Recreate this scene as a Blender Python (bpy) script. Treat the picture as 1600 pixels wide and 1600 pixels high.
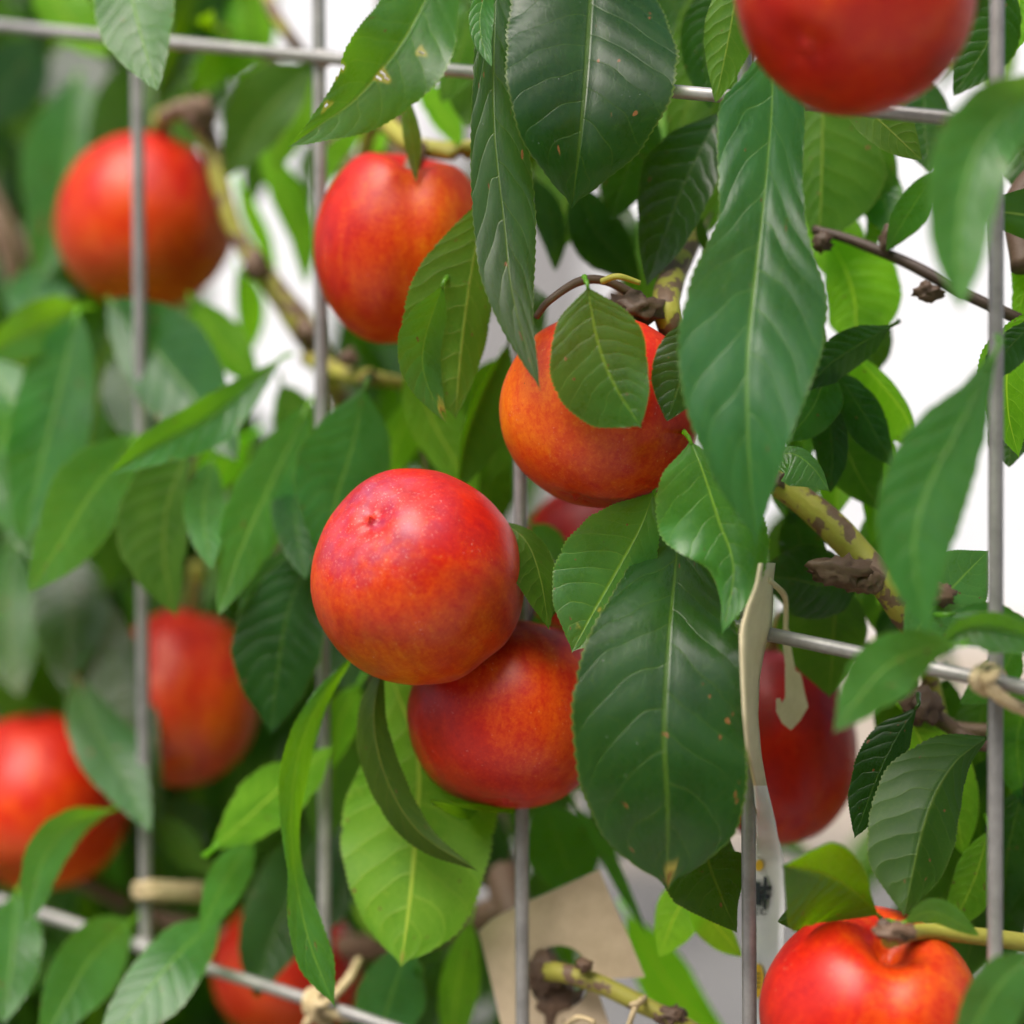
import bpy, bmesh, math, random
import numpy as np
from mathutils import Vector, Matrix, Quaternion, noise as mnoise

for o in list(bpy.data.objects):
    bpy.data.objects.remove(o, do_unlink=True)
SC = bpy.context.scene
COL = SC.collection
random.seed(7)
rng = np.random.default_rng(11)
R = math.radians

# ------------------------------------------------------------------ camera, sky, sun, exposure
F = 3700.0            # focal length in photograph pixels (1600 wide)
CAM_H = 1.30
cd = bpy.data.cameras.new('camera')
cam = bpy.data.objects.new('camera', cd)
COL.objects.link(cam)
cam.location = (0, 0, CAM_H)
cam.rotation_euler = (R(90), 0, 0)
cd.sensor_width = 36
cd.lens = F / 1600 * 36
cd.clip_start = 0.02
cd.clip_end = 500
cd.dof.use_dof = True
cd.dof.focus_distance = 0.897
cd.dof.aperture_fstop = 2.5
SC.camera = cam

SUN_EL, SUN_ROT = R(60), R(214)       # soft daylight from above, behind and to the left of the camera
world = bpy.data.worlds.new('World')
SC.world = world
world.use_nodes = True
wn = world.node_tree.nodes
wl_ = world.node_tree.links
wn.clear()
sky = wn.new('ShaderNodeTexSky')
sky.sky_type = 'NISHITA'
sky.sun_disc = False
sky.sun_elevation = SUN_EL
sky.sun_rotation = SUN_ROT
sky.air_density = 0.55
sky.dust_density = 4.5
sky.ozone_density = 1.0
bg = wn.new('ShaderNodeBackground')
bg.inputs['Strength'].default_value = 0.11
wo = wn.new('ShaderNodeOutputWorld')
wl_.new(sky.outputs[0], bg.inputs[0])
wl_.new(bg.outputs[0], wo.inputs[0])

sd = bpy.data.lights.new('sun', 'SUN')
sd.energy = 2.2
sd.angle = R(45)
sd.color = (1.0, 0.95, 0.88)
sun = bpy.data.objects.new('sun', sd)
COL.objects.link(sun)
sdir = Vector((math.sin(SUN_ROT) * math.cos(SUN_EL), math.cos(SUN_ROT) * math.cos(SUN_EL), math.sin(SUN_EL)))
sun.rotation_euler = sdir.to_track_quat('Z', 'Y').to_euler()
sun.location = sdir * 20

SC.view_settings.view_transform = 'Standard'
SC.view_settings.look = 'None'
SC.view_settings.gamma = 1
SC.view_settings.exposure = 1.15
SC.render.engine = 'CYCLES'
SC.cycles.use_denoising = True
SC.cycles.max_bounces = 4
SC.cycles.diffuse_bounces = 3
SC.cycles.glossy_bounces = 2
SC.cycles.use_adaptive_sampling = True
SC.cycles.adaptive_threshold = 0.02
SC.cycles.transmission_bounces = 3
SC.cycles.transparent_max_bounces = 4
SC.cycles.caustics_reflective = False
SC.cycles.caustics_refractive = False


# ------------------------------------------------------------------ helpers
def P(px, py, z):
    """direction of a photograph pixel taken out to depth z (metres from the lens)"""
    return Vector(((px - 800) / F * z, z, CAM_H - (py - 800) / F * z))


def tag(o, label=None, cat=None, group=None, kind=None):
    if label: o['label'] = label
    if cat: o['category'] = cat
    if group: o['group'] = group
    if kind: o['kind'] = kind
    return o


def empty(name, loc):
    o = bpy.data.objects.new(name, None)
    o.empty_display_size = 0.02
    COL.objects.link(o)
    o.location = loc
    return o


def link(name, me, mat=None, parent=None, loc=None, smooth=True):
    """world-space mesh data -> object; when parented the mesh is moved into the parent's frame"""
    if mat is not None and not me.materials:
        me.materials.append(mat)
    if smooth:
        me.polygons.foreach_set('use_smooth', [True] * len(me.polygons))
    o = bpy.data.objects.new(name, me)
    COL.objects.link(o)
    if loc is not None:
        o.location = loc
    if parent is not None:
        o.parent = parent
    return o


def wpos(o):
    v = Vector(o.location)
    p = o.parent
    while p is not None:
        v = v + Vector(p.location)
        p = p.parent
    return v


def mesh_at(name, verts, faces, origin):
    me = bpy.data.meshes.new(name)
    o = np.array(origin)
    me.from_pydata([tuple(np.array(v) - o) for v in verts], [], faces)
    me.update()
    return me


def catmull(pts, n):
    pts = np.array([np.array(p, float) for p in pts])
    p = np.vstack([2 * pts[0] - pts[1], pts, 2 * pts[-1] - pts[-2]])
    out = []
    m = len(pts) - 1
    fine = 24
    for i in range(m):
        a, b, c, d = p[i], p[i + 1], p[i + 2], p[i + 3]
        for k in range(fine):
            t = k / fine
            out.append(0.5 * ((2 * b) + (-a + c) * t + (2 * a - 5 * b + 4 * c - d) * t * t + (-a + 3 * b - 3 * c + d) * t ** 3))
    out.append(pts[-1])
    out = np.array(out)
    s = np.concatenate([[0], np.cumsum(np.linalg.norm(np.diff(out, axis=0), axis=1))])
    q = np.linspace(0, s[-1], n)
    return np.stack([np.interp(q, s, out[:, k]) for k in range(out.shape[1])], 1), s[-1]


# ------------------------------------------------------------------ node helpers
class NT:
    def __init__(self, name):
        self.m = bpy.data.materials.new(name)
        self.m.use_nodes = True
        self.t = self.m.node_tree
        self.t.nodes.clear()
        self.out = self.t.nodes.new('ShaderNodeOutputMaterial')

    def n(self, typ, **kw):
        nd = self.t.nodes.new(typ)
        for k, v in kw.items():
            setattr(nd, k, v)
        return nd

    def l(self, a, b):
        self.t.links.new(a, b)

    def _in(self, sock, v):
        if v is None: return
        if hasattr(v, 'links') or isinstance(v, bpy.types.NodeSocket):
            self.l(v, sock)
        else:
            sock.default_value = v

    def math(self, op, a, b=None, c=None, clamp=False):
        nd = self.n('ShaderNodeMath', operation=op)
        nd.use_clamp = clamp
        self._in(nd.inputs[0], a)
        if b is not None: self._in(nd.inputs[1], b)
        if c is not None: self._in(nd.inputs[2], c)
        return nd.outputs[0]

    def sstep(self, x, lo, hi, t0=0.0, t1=1.0):
        nd = self.n('ShaderNodeMapRange', interpolation_type='SMOOTHSTEP')
        self._in(nd.inputs[0], x)
        for i, v in zip((1, 2, 3, 4), (lo, hi, t0, t1)):
            self._in(nd.inputs[i], v)
        return nd.outputs[0]

    def mix(self, f, a, b, blend='MIX'):
        nd = self.n('ShaderNodeMix', data_type='RGBA', blend_type=blend)
        self._in(nd.inputs[0], f)
        for i, v in ((6, a), (7, b)):
            if isinstance(v, (tuple, list)):
                nd.inputs[i].default_value = (*v[:3], 1)
            else:
                self.l(v, nd.inputs[i])
        return nd.outputs[2]

    def noise(self, vec, scale, detail=3, rough=0.55, dist=0.0):
        nd = self.n('ShaderNodeTexNoise')
        if vec is not None: self.l(vec, nd.inputs['Vector'])
        nd.inputs['Scale'].default_value = scale
        nd.inputs['Detail'].default_value = detail
        nd.inputs['Roughness'].default_value = rough
        nd.inputs['Distortion'].default_value = dist
        return nd.outputs[0]

    def bsdf(self, color, rough, spec=0.5, metal=0.0, normal=None, **extra):
        b = self.n('ShaderNodeBsdfPrincipled')
        if isinstance(color, (tuple, list)):
            b.inputs['Base Color'].default_value = (*color[:3], 1)
        else:
            self.l(color, b.inputs['Base Color'])
        self._in(b.inputs['Roughness'], rough)
        self._in(b.inputs['Specular IOR Level'], spec)
        self._in(b.inputs['Metallic'], metal)
        if normal is not None: self.l(normal, b.inputs['Normal'])
        for k, v in extra.items():
            self._in(b.inputs[k.replace('_', ' ')], v)
        return b.outputs[0]

    def bump(self, h, strength, dist):
        b = self.n('ShaderNodeBump')
        b.inputs['Strength'].default_value = strength
        b.inputs['Distance'].default_value = dist
        self.l(h, b.inputs['Height'])
        return b.outputs[0]

    def done(self, sh):
        self.l(sh, self.out.inputs[0])
        return self.m


VN, VA, VB = 10.0, 0.085, 0.085        # side veins: count, slant, forward curve (shared by mesh relief and shader)


def leaf_material():
    t = NT('leaf')
    uv = t.n('ShaderNodeUVMap').outputs[0]
    sep = t.n('ShaderNodeSeparateXYZ')
    t.l(uv, sep.inputs[0])
    u, v = sep.outputs[0], sep.outputs[1]
    s = t.math('MULTIPLY_ADD', v, 2.0, -1.0)
    a = t.math('ABSOLUTE', s)
    side = t.math('GREATER_THAN', s, 0.0)
    info = t.n('ShaderNodeObjectInfo')
    rnd = info.outputs['Random']
    # coordinates in leaf space, shifted per leaf
    comb = t.n('ShaderNodeCombineXYZ')
    t.l(t.math('MULTIPLY', u, 3.2), comb.inputs[0])
    t.l(s, comb.inputs[1])
    t.l(t.math('MULTIPLY', rnd, 40.0), comb.inputs[2])
    lc = comb.outputs[0]
    wob = t.math('MULTIPLY_ADD', t.noise(lc, 1.5, 1), 0.9, -0.45)
    u0 = t.math('SUBTRACT', u, t.math('MULTIPLY', a, VA))
    u0 = t.math('SUBTRACT', u0, t.math('MULTIPLY', t.math('MULTIPLY', a, a), VB))
    ph = t.math('ADD', t.math('MULTIPLY_ADD', u0, VN, t.math('MULTIPLY', side, 0.42)), wob)
    fr = t.math('FRACT', ph)
    tri = t.math('MULTIPLY', t.math('ABSOLUTE', t.math('SUBTRACT', fr, 0.5)), 2.0)      # 1 on a vein
    fade = t.math('SUBTRACT', 1.0, t.math('MULTIPLY', a, 0.45))
    vein = t.math('MULTIPLY', t.sstep(tri, 0.94, 0.985), fade)
    tri3 = t.math('MULTIPLY', t.math('ABSOLUTE', t.math('SUBTRACT', t.math('FRACT', t.math('MULTIPLY', ph, 3.0)), 0.5)), 2.0)
    minor = t.math('MULTIPLY', t.sstep(tri3, 0.90, 0.98), t.sstep(t.noise(lc, 6.0, 1), 0.45, 0.6))
    mid = t.sstep(a, 0.040, 0.018)
    vor = t.n('ShaderNodeTexVoronoi', feature='DISTANCE_TO_EDGE')
    mp = t.n('ShaderNodeMapping')
    mp.inputs['Scale'].default_value = (1.0, 1.15, 1.0)
    t.l(lc, mp.inputs[0])
    dn = t.n('ShaderNodeTexNoise')
    t.l(mp.outputs[0], dn.inputs['Vector'])
    dn.inputs['Scale'].default_value = 7.0
    vm = t.n('ShaderNodeVectorMath', operation='MULTIPLY_ADD')
    t.l(dn.outputs[1], vm.inputs[0])
    vm.inputs[1].default_value = (0.12, 0.12, 0.0)
    t.l(mp.outputs[0], vm.inputs[2])
    t.l(vm.outputs[0], vor.inputs['Vector'])
    vor.inputs['Scale'].default_value = 7.5
    net = t.sstep(vor.outputs['Distance'], 0.045, 0.0)
    veins = t.math('MAXIMUM', mid, t.math('MAXIMUM', t.math('MULTIPLY', vein, 0.65), t.math('MAXIMUM', t.math('MULTIPLY', net, 0.28), t.math('MULTIPLY', minor, 0.25))))
    big = t.noise(lc, 1.3, 3)
    fine = t.noise(lc, 14.0, 4, 0.65)
    # upper side
    top = t.mix(t.sstep(big, 0.3, 0.7), (0.008, 0.043, 0.010), (0.018, 0.074, 0.016))
    top = t.mix(t.math('MULTIPLY', fine, 0.5), top, (0.010, 0.050, 0.007))
    top = t.mix(t.math('MULTIPLY', veins, 0.40), top, (0.13, 0.24, 0.02))
    # under side: paler, matt, veins stand out
    und = t.mix(t.sstep(big, 0.3, 0.7), (0.038, 0.115, 0.008), (0.066, 0.160, 0.012))
    und = t.mix(t.math('MULTIPLY', veins, 0.6), und, (0.27, 0.35, 0.06))
    geo = t.n('ShaderNodeNewGeometry')
    back = geo.outputs['Backfacing']
    col = t.mix(back, top, und)
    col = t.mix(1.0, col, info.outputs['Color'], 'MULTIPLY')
    # blemishes: brown flecks, pale residue, yellow-brown rims around holes and torn tips
    sp = t.noise(lc, 5.0, 2, 0.5)
    spots = t.sstep(sp, 0.715, 0.745)
    col = t.mix(spots, col, (0.22, 0.10, 0.03))
    rs = t.n('ShaderNodeTexVoronoi', feature='F1')
    t.l(lc, rs.inputs['Vector'])
    rs.inputs['Scale'].default_value = 13.0
    resid = t.math('MULTIPLY', t.sstep(rs.outputs['Distance'], 0.085, 0.03), t.sstep(t.noise(lc, 1.9, 2), 0.50, 0.64))
    col = t.mix(t.math('MULTIPLY', resid, 0.55), col, (0.62, 0.66, 0.58))
    col = t.mix(t.math('MULTIPLY', t.sstep(a, 0.955, 0.99), 0.35), col, (0.20, 0.26, 0.05))
    dm = t.n('ShaderNodeAttribute', attribute_name='damage').outputs['Fac']
    col = t.mix(t.sstep(dm, 0.25, 0.8), col, (0.33, 0.27, 0.05))
    col = t.mix(t.sstep(dm, 0.8, 1.0), col, (0.16, 0.065, 0.02))
    # relief: veins sunk on the upper side, tissue puckered between
    puck = t.math('SUBTRACT', 1.0, t.math('POWER', tri, 2.0))
    h = t.math('ADD', t.math('MULTIPLY', puck, 0.60), t.math('MULTIPLY', fine, 0.16))
    h = t.math('SUBTRACT', h, t.math('MULTIPLY', mid, 0.8))
    h = t.math('SUBTRACT', h, t.math('MULTIPLY', vein, 0.35))
    h = t.math('SUBTRACT', h, t.math('MULTIPLY', net, 0.05))
    nrm = t.bump(h, 0.34, 0.0007)
    rough = t.math('ADD', t.math('MULTIPLY_ADD', fine, 0.16, t.math('MULTIPLY_ADD', big, 0.16, 0.13)), t.math('MULTIPLY', back, 0.18))
    pb = t.bsdf(col, rough, 0.39, normal=nrm)
    tr = t.n('ShaderNodeBsdfTranslucent')
    tc = t.mix(t.math('MULTIPLY', veins, 0.55), (0.25, 0.58, 0.002), (0.46, 0.66, 0.02))
    tc = t.mix(spots, tc, (0.10, 0.05, 0.01))
    tc = t.mix(1.0, tc, info.outputs['Color'], 'MULTIPLY')
    t.l(tc, tr.inputs[0])
    mx = t.n('ShaderNodeMixShader')
    mx.inputs[0].default_value = 0.36
    t.l(pb, mx.inputs[1])
    t.l(tr.outputs[0], mx.inputs[2])
    return t.done(mx.outputs[0])


def far_leaf_material():
    t = NT('leaf_deep_in_canopy')
    uv = t.n('ShaderNodeUVMap').outputs[0]
    sep = t.n('ShaderNodeSeparateXYZ')
    t.l(uv, sep.inputs[0])
    a = t.math('ABSOLUTE', t.math('MULTIPLY_ADD', sep.outputs[1], 2.0, -1.0))
    mid = t.sstep(a, 0.07, 0.03)
    info = t.n('ShaderNodeObjectInfo')
    tc = t.n('ShaderNodeTexCoord').outputs['Object']
    big = t.noise(tc, 9.0, 1)
    top = t.mix(t.sstep(big, 0.3, 0.7), (0.009, 0.045, 0.005), (0.020, 0.076, 0.006))
    und = t.mix(t.sstep(big, 0.3, 0.7), (0.038, 0.115, 0.008), (0.066, 0.160, 0.012))
    col = t.mix(t.n('ShaderNodeNewGeometry').outputs['Backfacing'], top, und)
    col = t.mix(t.math('MULTIPLY', mid, 0.5), col, (0.25, 0.36, 0.06))
    col = t.mix(1.0, col, info.outputs['Color'], 'MULTIPLY')
    tr = t.n('ShaderNodeBsdfTranslucent')
    t.l(t.mix(1.0, (0.25, 0.58, 0.002), info.outputs['Color'], 'MULTIPLY'), tr.inputs[0])
    mx = t.n('ShaderNodeMixShader')
    mx.inputs[0].default_value = 0.36
    t.l(t.bsdf(col, 0.40, 0.32), mx.inputs[1])
    t.l(tr.outputs[0], mx.inputs[2])
    return t.done(mx.outputs[0])


def fruit_material():
    t = NT('nectarine_skin')
    tc = t.n('ShaderNodeTexCoord').outputs['Object']
    info = t.n('ShaderNodeObjectInfo')
    csep = t.n('ShaderNodeSeparateColor')
    t.l(info.outputs['Color'], csep.inputs[0])
    bias, dark, seed = csep.outputs[0], csep.outputs[1], csep.outputs[2]
    off = t.n('ShaderNodeCombineXYZ')
    t.l(t.math('MULTIPLY', seed, 30.0), off.inputs[0])
    t.l(t.math('MULTIPLY', seed, 17.0), off.inputs[2])
    va = t.n('ShaderNodeVectorMath', operation='ADD')
    sc = t.n('ShaderNodeVectorMath', operation='SCALE')
    sc.inputs['Scale'].default_value = 25.0          # object space is metres: 1 unit = 4 cm
    t.l(tc, sc.inputs[0])
    t.l(sc.outputs[0], va.inputs[0])
    t.l(off.outputs[0], va.inputs[1])
    p = va.outputs[0]
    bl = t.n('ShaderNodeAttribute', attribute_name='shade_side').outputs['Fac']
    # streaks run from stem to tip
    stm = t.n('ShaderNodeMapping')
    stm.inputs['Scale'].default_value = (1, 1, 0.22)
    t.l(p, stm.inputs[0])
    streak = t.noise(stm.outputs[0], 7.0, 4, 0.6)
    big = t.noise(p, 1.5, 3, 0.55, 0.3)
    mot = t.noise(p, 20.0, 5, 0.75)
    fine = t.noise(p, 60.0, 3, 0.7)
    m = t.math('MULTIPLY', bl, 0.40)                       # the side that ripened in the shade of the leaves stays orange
    m = t.math('ADD', m, t.math('MULTIPLY_ADD', big, 0.9, -0.45))
    m = t.math('ADD', m, t.math('MULTIPLY_ADD', streak, 0.8, -0.40))
    m = t.math('ADD', m, t.math('MULTIPLY_ADD', mot, 1.05, -0.525))
    m = t.math('ADD', m, t.math('MULTIPLY_ADD', fine, 0.3, -0.15))
    m = t.math('ADD', m, t.math('MULTIPLY_ADD', bias, 1.2, -0.6))
    cr = t.n('ShaderNodeValToRGB')
    e = cr.color_ramp.elements
    e[0].position, e[0].color = 0.0, (0.21, 0.002, 0.003, 1)
    e[1].position, e[1].color = 1.0, (0.72, 0.175, 0.003, 1)
    for pos, c in ((0.28, (0.36, 0.004, 0.0022, 1)), (0.5, (0.49, 0.014, 0.0015, 1)), (0.72, (0.60, 0.062, 0.0015, 1))):
        k = e.new(pos)
        k.color = c
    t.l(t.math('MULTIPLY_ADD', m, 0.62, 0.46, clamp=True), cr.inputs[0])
    col = cr.outputs[0]
    dk = t.math('MULTIPLY', t.math('MULTIPLY', dark, .6), t.sstep(t.noise(p, 2.2, 3), 0.35, 0.75))
    col = t.mix(dk, col, (0.16, 0.006, 0.014))
    # lenticels: tiny pale dots, and some grey dust
    vo = t.n('ShaderNodeTexVoronoi', feature='F1')
    t.l(p, vo.inputs['Vector'])
    vo.inputs['Scale'].default_value = 15.0
    dots = t.math('MULTIPLY', t.sstep(vo.outputs['Distance'], 0.16, 0.06), t.sstep(t.noise(p, 3.1, 2), 0.45, 0.62))
    col = t.mix(t.math('MULTIPLY', dots, 0.42), col, (0.70, 0.30, 0.14))
    dust = t.math('MULTIPLY', t.sstep(t.noise(p, 34.0, 3, 0.7), 0.63, 0.72), t.sstep(t.noise(p, 2.4, 2), 0.54, 0.70))
    zq = t.n('ShaderNodeSeparateXYZ')
    t.l(sc.outputs[0], zq.inputs[0])
    tipd = t.sstep(zq.outputs[2], -0.45, -0.95)
    dust = t.math('MAXIMUM', dust, t.math('MULTIPLY', t.sstep(t.noise(p, 40.0, 3, 0.75), 0.60, 0.68), t.math('MULTIPLY', tipd, t.math('MULTIPLY', dark, 2.4, clamp=True))))
    col = t.mix(t.math('MULTIPLY', t.math('MULTIPLY', dark, 1.5, clamp=True), t.math('MULTIPLY', tipd, t.sstep(t.noise(p, 3.2, 3), .40, .60))), col, (0.24, 0.012, 0.045))
    col = t.mix(t.math('MULTIPLY', dust, 0.5), col, (0.72, 0.52, 0.48))
    scuff = t.sstep(t.noise(p, 19.0, 2, 0.5), 0.74, 0.78)
    col = t.mix(t.math('MULTIPLY', scuff, 0.6), col, (0.12, 0.015, 0.02))
    # waxy bloom: patchy, matt
    bloom = t.sstep(t.noise(p, 1.1, 3), 0.35, 0.75)
    zz = t.n('ShaderNodeSeparateXYZ')
    t.l(sc.outputs[0], zz.inputs[0])
    ends = t.math('MULTIPLY', t.sstep(t.math('ABSOLUTE', zz.outputs[2]), 0.55, 0.98), t.sstep(t.noise(p, 2.6, 4, .6), .36, .62))
    wax = t.math('MAXIMUM', t.math('MULTIPLY', ends, t.math('MULTIPLY', dark, 0.6)), t.math('MULTIPLY', bloom, 0.01))
    col = t.mix(wax, col, (0.50, 0.17, 0.24))
    rough = t.math('MULTIPLY_ADD', bloom, 0.14, 0.34)
    rough = t.math('ADD', rough, t.math('MULTIPLY', dust, 0.15))
    h = t.math('ADD', t.math('MULTIPLY', mot, 0.6), t.math('MULTIPLY', fine, 0.4))
    nrm = t.bump(h, 0.10, 0.0006)
    sh = t.bsdf(col, rough, 0.31, normal=nrm, Sheen_Weight=t.math('MULTIPLY_ADD', bloom, 0.04, 0.0), Sheen_Roughness=0.4)
    return t.done(sh)


def bark_material():
    t = NT('bark')
    tc = t.n('ShaderNodeTexCoord').outputs['Object']
    info = t.n('ShaderNodeObjectInfo')
    cs = t.n('ShaderNodeSeparateColor')
    t.l(info.outputs['Color'], cs.inputs[0])
    brown, dark = cs.outputs[0], cs.outputs[1]
    n1 = t.noise(tc, 95.0, 3, 0.5)
    n2 = t.noise(tc, 420.0, 4, 0.65)
    n3 = t.noise(tc, 1500.0, 3, 0.6)
    green = t.mix(n2, (0.30, 0.26, 0.035), (0.36, 0.36, 0.06))
    wood = t.mix(n2, (0.095, 0.050, 0.028), (0.21, 0.135, 0.085))
    thr = t.math('SUBTRACT', 0.86, t.math('MULTIPLY', brown, 0.78))
    patch = t.sstep(t.math('MULTIPLY_ADD', n2, 0.22, t.math('SUBTRACT', n1, 0.11)), thr, t.math('ADD', thr, 0.05))
    col = t.mix(patch, green, wood)
    col = t.mix(t.math('MULTIPLY', dark, 0.85), col, (0.022, 0.014, 0.012))
    lent = t.sstep(n3, 0.70, 0.76)
    col = t.mix(t.math('MULTIPLY', lent, 0.4), col, (0.30, 0.25, 0.16))
    h = t.math('ADD', t.math('MULTIPLY', n2, 0.6), t.math('MULTIPLY', patch, -0.3))
    sh = t.bsdf(col, 0.55, 0.4, normal=t.bump(h, 0.5, 0.0009))
    return t.done(sh)


def simple_material(name, c1, c2, scale, rough, spec=0.5, bump=0.2, dist=0.001, metal=0.0, stretch=None):
    t = NT(name)
    tc = t.n('ShaderNodeTexCoord').outputs['Object']
    if stretch:
        mp = t.n('ShaderNodeMapping')
        mp.inputs['Scale'].default_value = stretch
        t.l(tc, mp.inputs[0])
        tc = mp.outputs[0]
    n1 = t.noise(tc, scale, 4, 0.6)
    n2 = t.noise(tc, scale * 6, 3, 0.6)
    f = t.math('MULTIPLY_ADD', n2, 0.4, t.math('MULTIPLY_ADD', n1, 1.0, -0.2))
    col = t.mix(t.sstep(f, 0.2, 0.8), c1, c2)
    sh = t.bsdf(col, rough, spec, metal, normal=t.bump(n2, bump, dist))
    return t.done(sh)


M_LEAF = leaf_material()
M_FAR = far_leaf_material()
M_FRUIT = fruit_material()
M_BARK = bark_material()
M_WIRE = simple_material('galvanised_wire', (0.21, 0.206, 0.194), (0.33, 0.322, 0.305), 60, 0.42, 0.5, 0.15, 0.0004, 0.35)
M_KRAFT = simple_material('kraft_card', (0.52, 0.41, 0.27), (0.62, 0.50, 0.34), 160, 0.8, 0.2, 0.3, 0.0003)
M_PAPER = simple_material('white_coated_card', (0.74, 0.76, 0.76), (0.82, 0.83, 0.82), 40, 0.45, 0.4, 0.05, 0.0002)
M_CREAM = simple_material('cream_card', (0.52, 0.45, 0.28), (0.62, 0.55, 0.36), 120, 0.75, 0.3, 0.25, 0.0003)
M_YELLOW = simple_material('yellow_print', (0.80, 0.50, 0.03), (0.84, 0.55, 0.05), 90, 0.5, 0.4, 0.0)
M_INK = simple_material('dark_print', (0.025, 0.03, 0.045), (0.035, 0.04, 0.06), 90, 0.5, 0.4, 0.0)
M_RAFFIA = simple_material('raffia', (0.42, 0.32, 0.16), (0.62, 0.50, 0.30), 300, 0.75, 0.3, 0.5, 0.0005)
M_WALL = simple_material('white_render', (0.69, 0.70, 0.70), (0.77, 0.775, 0.77), 3, 0.9, 0.2, 0.2, 0.004)
M_BAND = simple_material('beige_band', (0.52, 0.45, 0.36), (0.60, 0.52, 0.42), 3, 0.9, 0.2, 0.2, 0.004)
M_POST = simple_material('grey_concrete', (0.23, 0.225, 0.215), (0.30, 0.29, 0.28), 5, 0.85, 0.2, 0.3, 0.003)
M_PAVE = simple_material('grey_paving', (0.095, 0.095, 0.092), (0.14, 0.14, 0.135), 4, 0.9, 0.2, 0.3, 0.004)
M_JOINT = simple_material('paving_joint', (0.09, 0.088, 0.082), (0.13, 0.125, 0.12), 8, 0.95, 0.2, 0.3, 0.004)
M_SOIL = simple_material('soil', (0.045, 0.032, 0.022), (0.085, 0.062, 0.042), 12, 0.95, 0.2, 0.8, 0.01)


def box_mesh(name, x0, x1, y0, y1, z0, z1, bevel=0.0):
    bm = bmesh.new()
    bmesh.ops.create_cube(bm, size=1)
    for v in bm.verts:
        v.co = Vector((x0 if v.co.x < 0 else x1, y0 if v.co.y < 0 else y1, z0 if v.co.z < 0 else z1))
    if bevel:
        bmesh.ops.bevel(bm, geom=bm.edges[:], offset=bevel, segments=2, affect='EDGES')
    me = bpy.data.meshes.new(name)
    bm.to_mesh(me)
    bm.free()
    return me


# ------------------------------------------------------------------ setting
g = link('ground', box_mesh('ground', -60, 60, -60, 60, -0.05, 0.0), M_JOINT, smooth=False)
tag(g, kind='structure')
M_BOUNCE = simple_material('pale_bounce_gravel', (0.36, 0.345, 0.31), (0.47, 0.45, 0.41), 30, 0.95, 0.2, 0.5, 0.004)
pth = link('bounce_path', box_mesh('bounce_path', -8, 8, -2.3, 0.54, -0.02, 0.012), M_BOUNCE, smooth=False)  # unseen pale strip, added to bounce light up onto fruit and leaves
tag(pth, kind='structure')
soil = link('planting_bed', box_mesh('planting_bed', -3.0, 3.0, 0.55, 2.1, -0.02, 0.05, 0.02), M_SOIL, smooth=False)
tag(soil, kind='structure')
pv = box_mesh('paving_slab', -0.395, 0.395, -0.395, 0.395, 0.0, 0.012, 0.004)
pv.materials.append(M_PAVE)
k = 0
for iy in range(8):
    for ix in range(-4, 5):
        s = bpy.data.objects.new('paving_slab', pv)
        COL.objects.link(s)
        s.parent = g
        s.location = (ix * 0.8 + 0.1 + 0.4 * (iy % 2), 2.65 + iy * 0.8, 0.001 + 0.001 * ((ix * 7 + iy * 3) % 3))

wall = link('background_wall', box_mesh('background_wall', -14, 14, 9.0, 9.25, 0.0, 4.2), M_WALL, smooth=False)
tag(wall, 'long white rendered wall far behind the trellis and tree', 'wall')
link('plinth', box_mesh('plinth', -14, 14, 8.94, 8.998, 0.012, 0.86, 0.01), M_BAND, wall, smooth=False)
link('coping', box_mesh('coping', -14.05, 14.05, 8.93, 9.32, 4.203, 4.28, 0.01), M_POST, wall, smooth=False)
def added_hedge_mesh():
    bm = bmesh.new()
    bmesh.ops.create_grid(bm, x_segments=90, y_segments=34, size=0.5)
    for v in bm.verts:
        x, zz_ = v.co.x * 16, (v.co.y + .5) * 3.3
        q = Vector((x, 0, zz_))
        v.co = Vector((x, -3.2 + .22 * mnoise.noise(q * 1.7) + .12 * mnoise.noise(q * 6), zz_ * (1 + .04 * mnoise.noise(q * 2))))
    r_ = bmesh.ops.extrude_face_region(bm, geom=bm.faces[:])
    bmesh.ops.translate(bm, verts=[e for e in r_['geom'] if isinstance(e, bmesh.types.BMVert)], vec=(0, -.9, 0))
    bmesh.ops.recalc_face_normals(bm, faces=bm.faces)
    me = bpy.data.meshes.new('added_hedge')
    bm.to_mesh(me)
    bm.free()
    return me


M_HEDGE = simple_material('added_hedge_leaves', (0.012, 0.035, 0.010), (0.04, 0.09, 0.022), 22, 0.7, 0.3, 1.0, 0.03)
hedge = link('added_hedge', added_hedge_mesh(), M_HEDGE)  # unseen hedge added behind the camera to darken horizon reflections
tag(hedge, 'tall dark green hedge added out of view behind the camera to darken reflections', 'hedge')
post = empty('concrete_post', P(812, 800, 7.0).to_tuple()[:2] + (0.0,))
tag(post, 'grey concrete post standing on the paving before the white wall', 'post')
link('post_shaft', box_mesh('post_shaft', -0.23, 0.23, -0.2, 0.2, 0.10, 3.6, 0.012), M_POST, post, smooth=False)
link('post_base', box_mesh('post_base', -0.30, 0.30, -0.27, 0.27, 0.0, 0.10, 0.012), M_POST, post, smooth=False)


# ------------------------------------------------------------------ trellis
K0 = 1.56e-4


def zf(px):
    return 0.95 / (1 + K0 * (px - 800))


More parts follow.
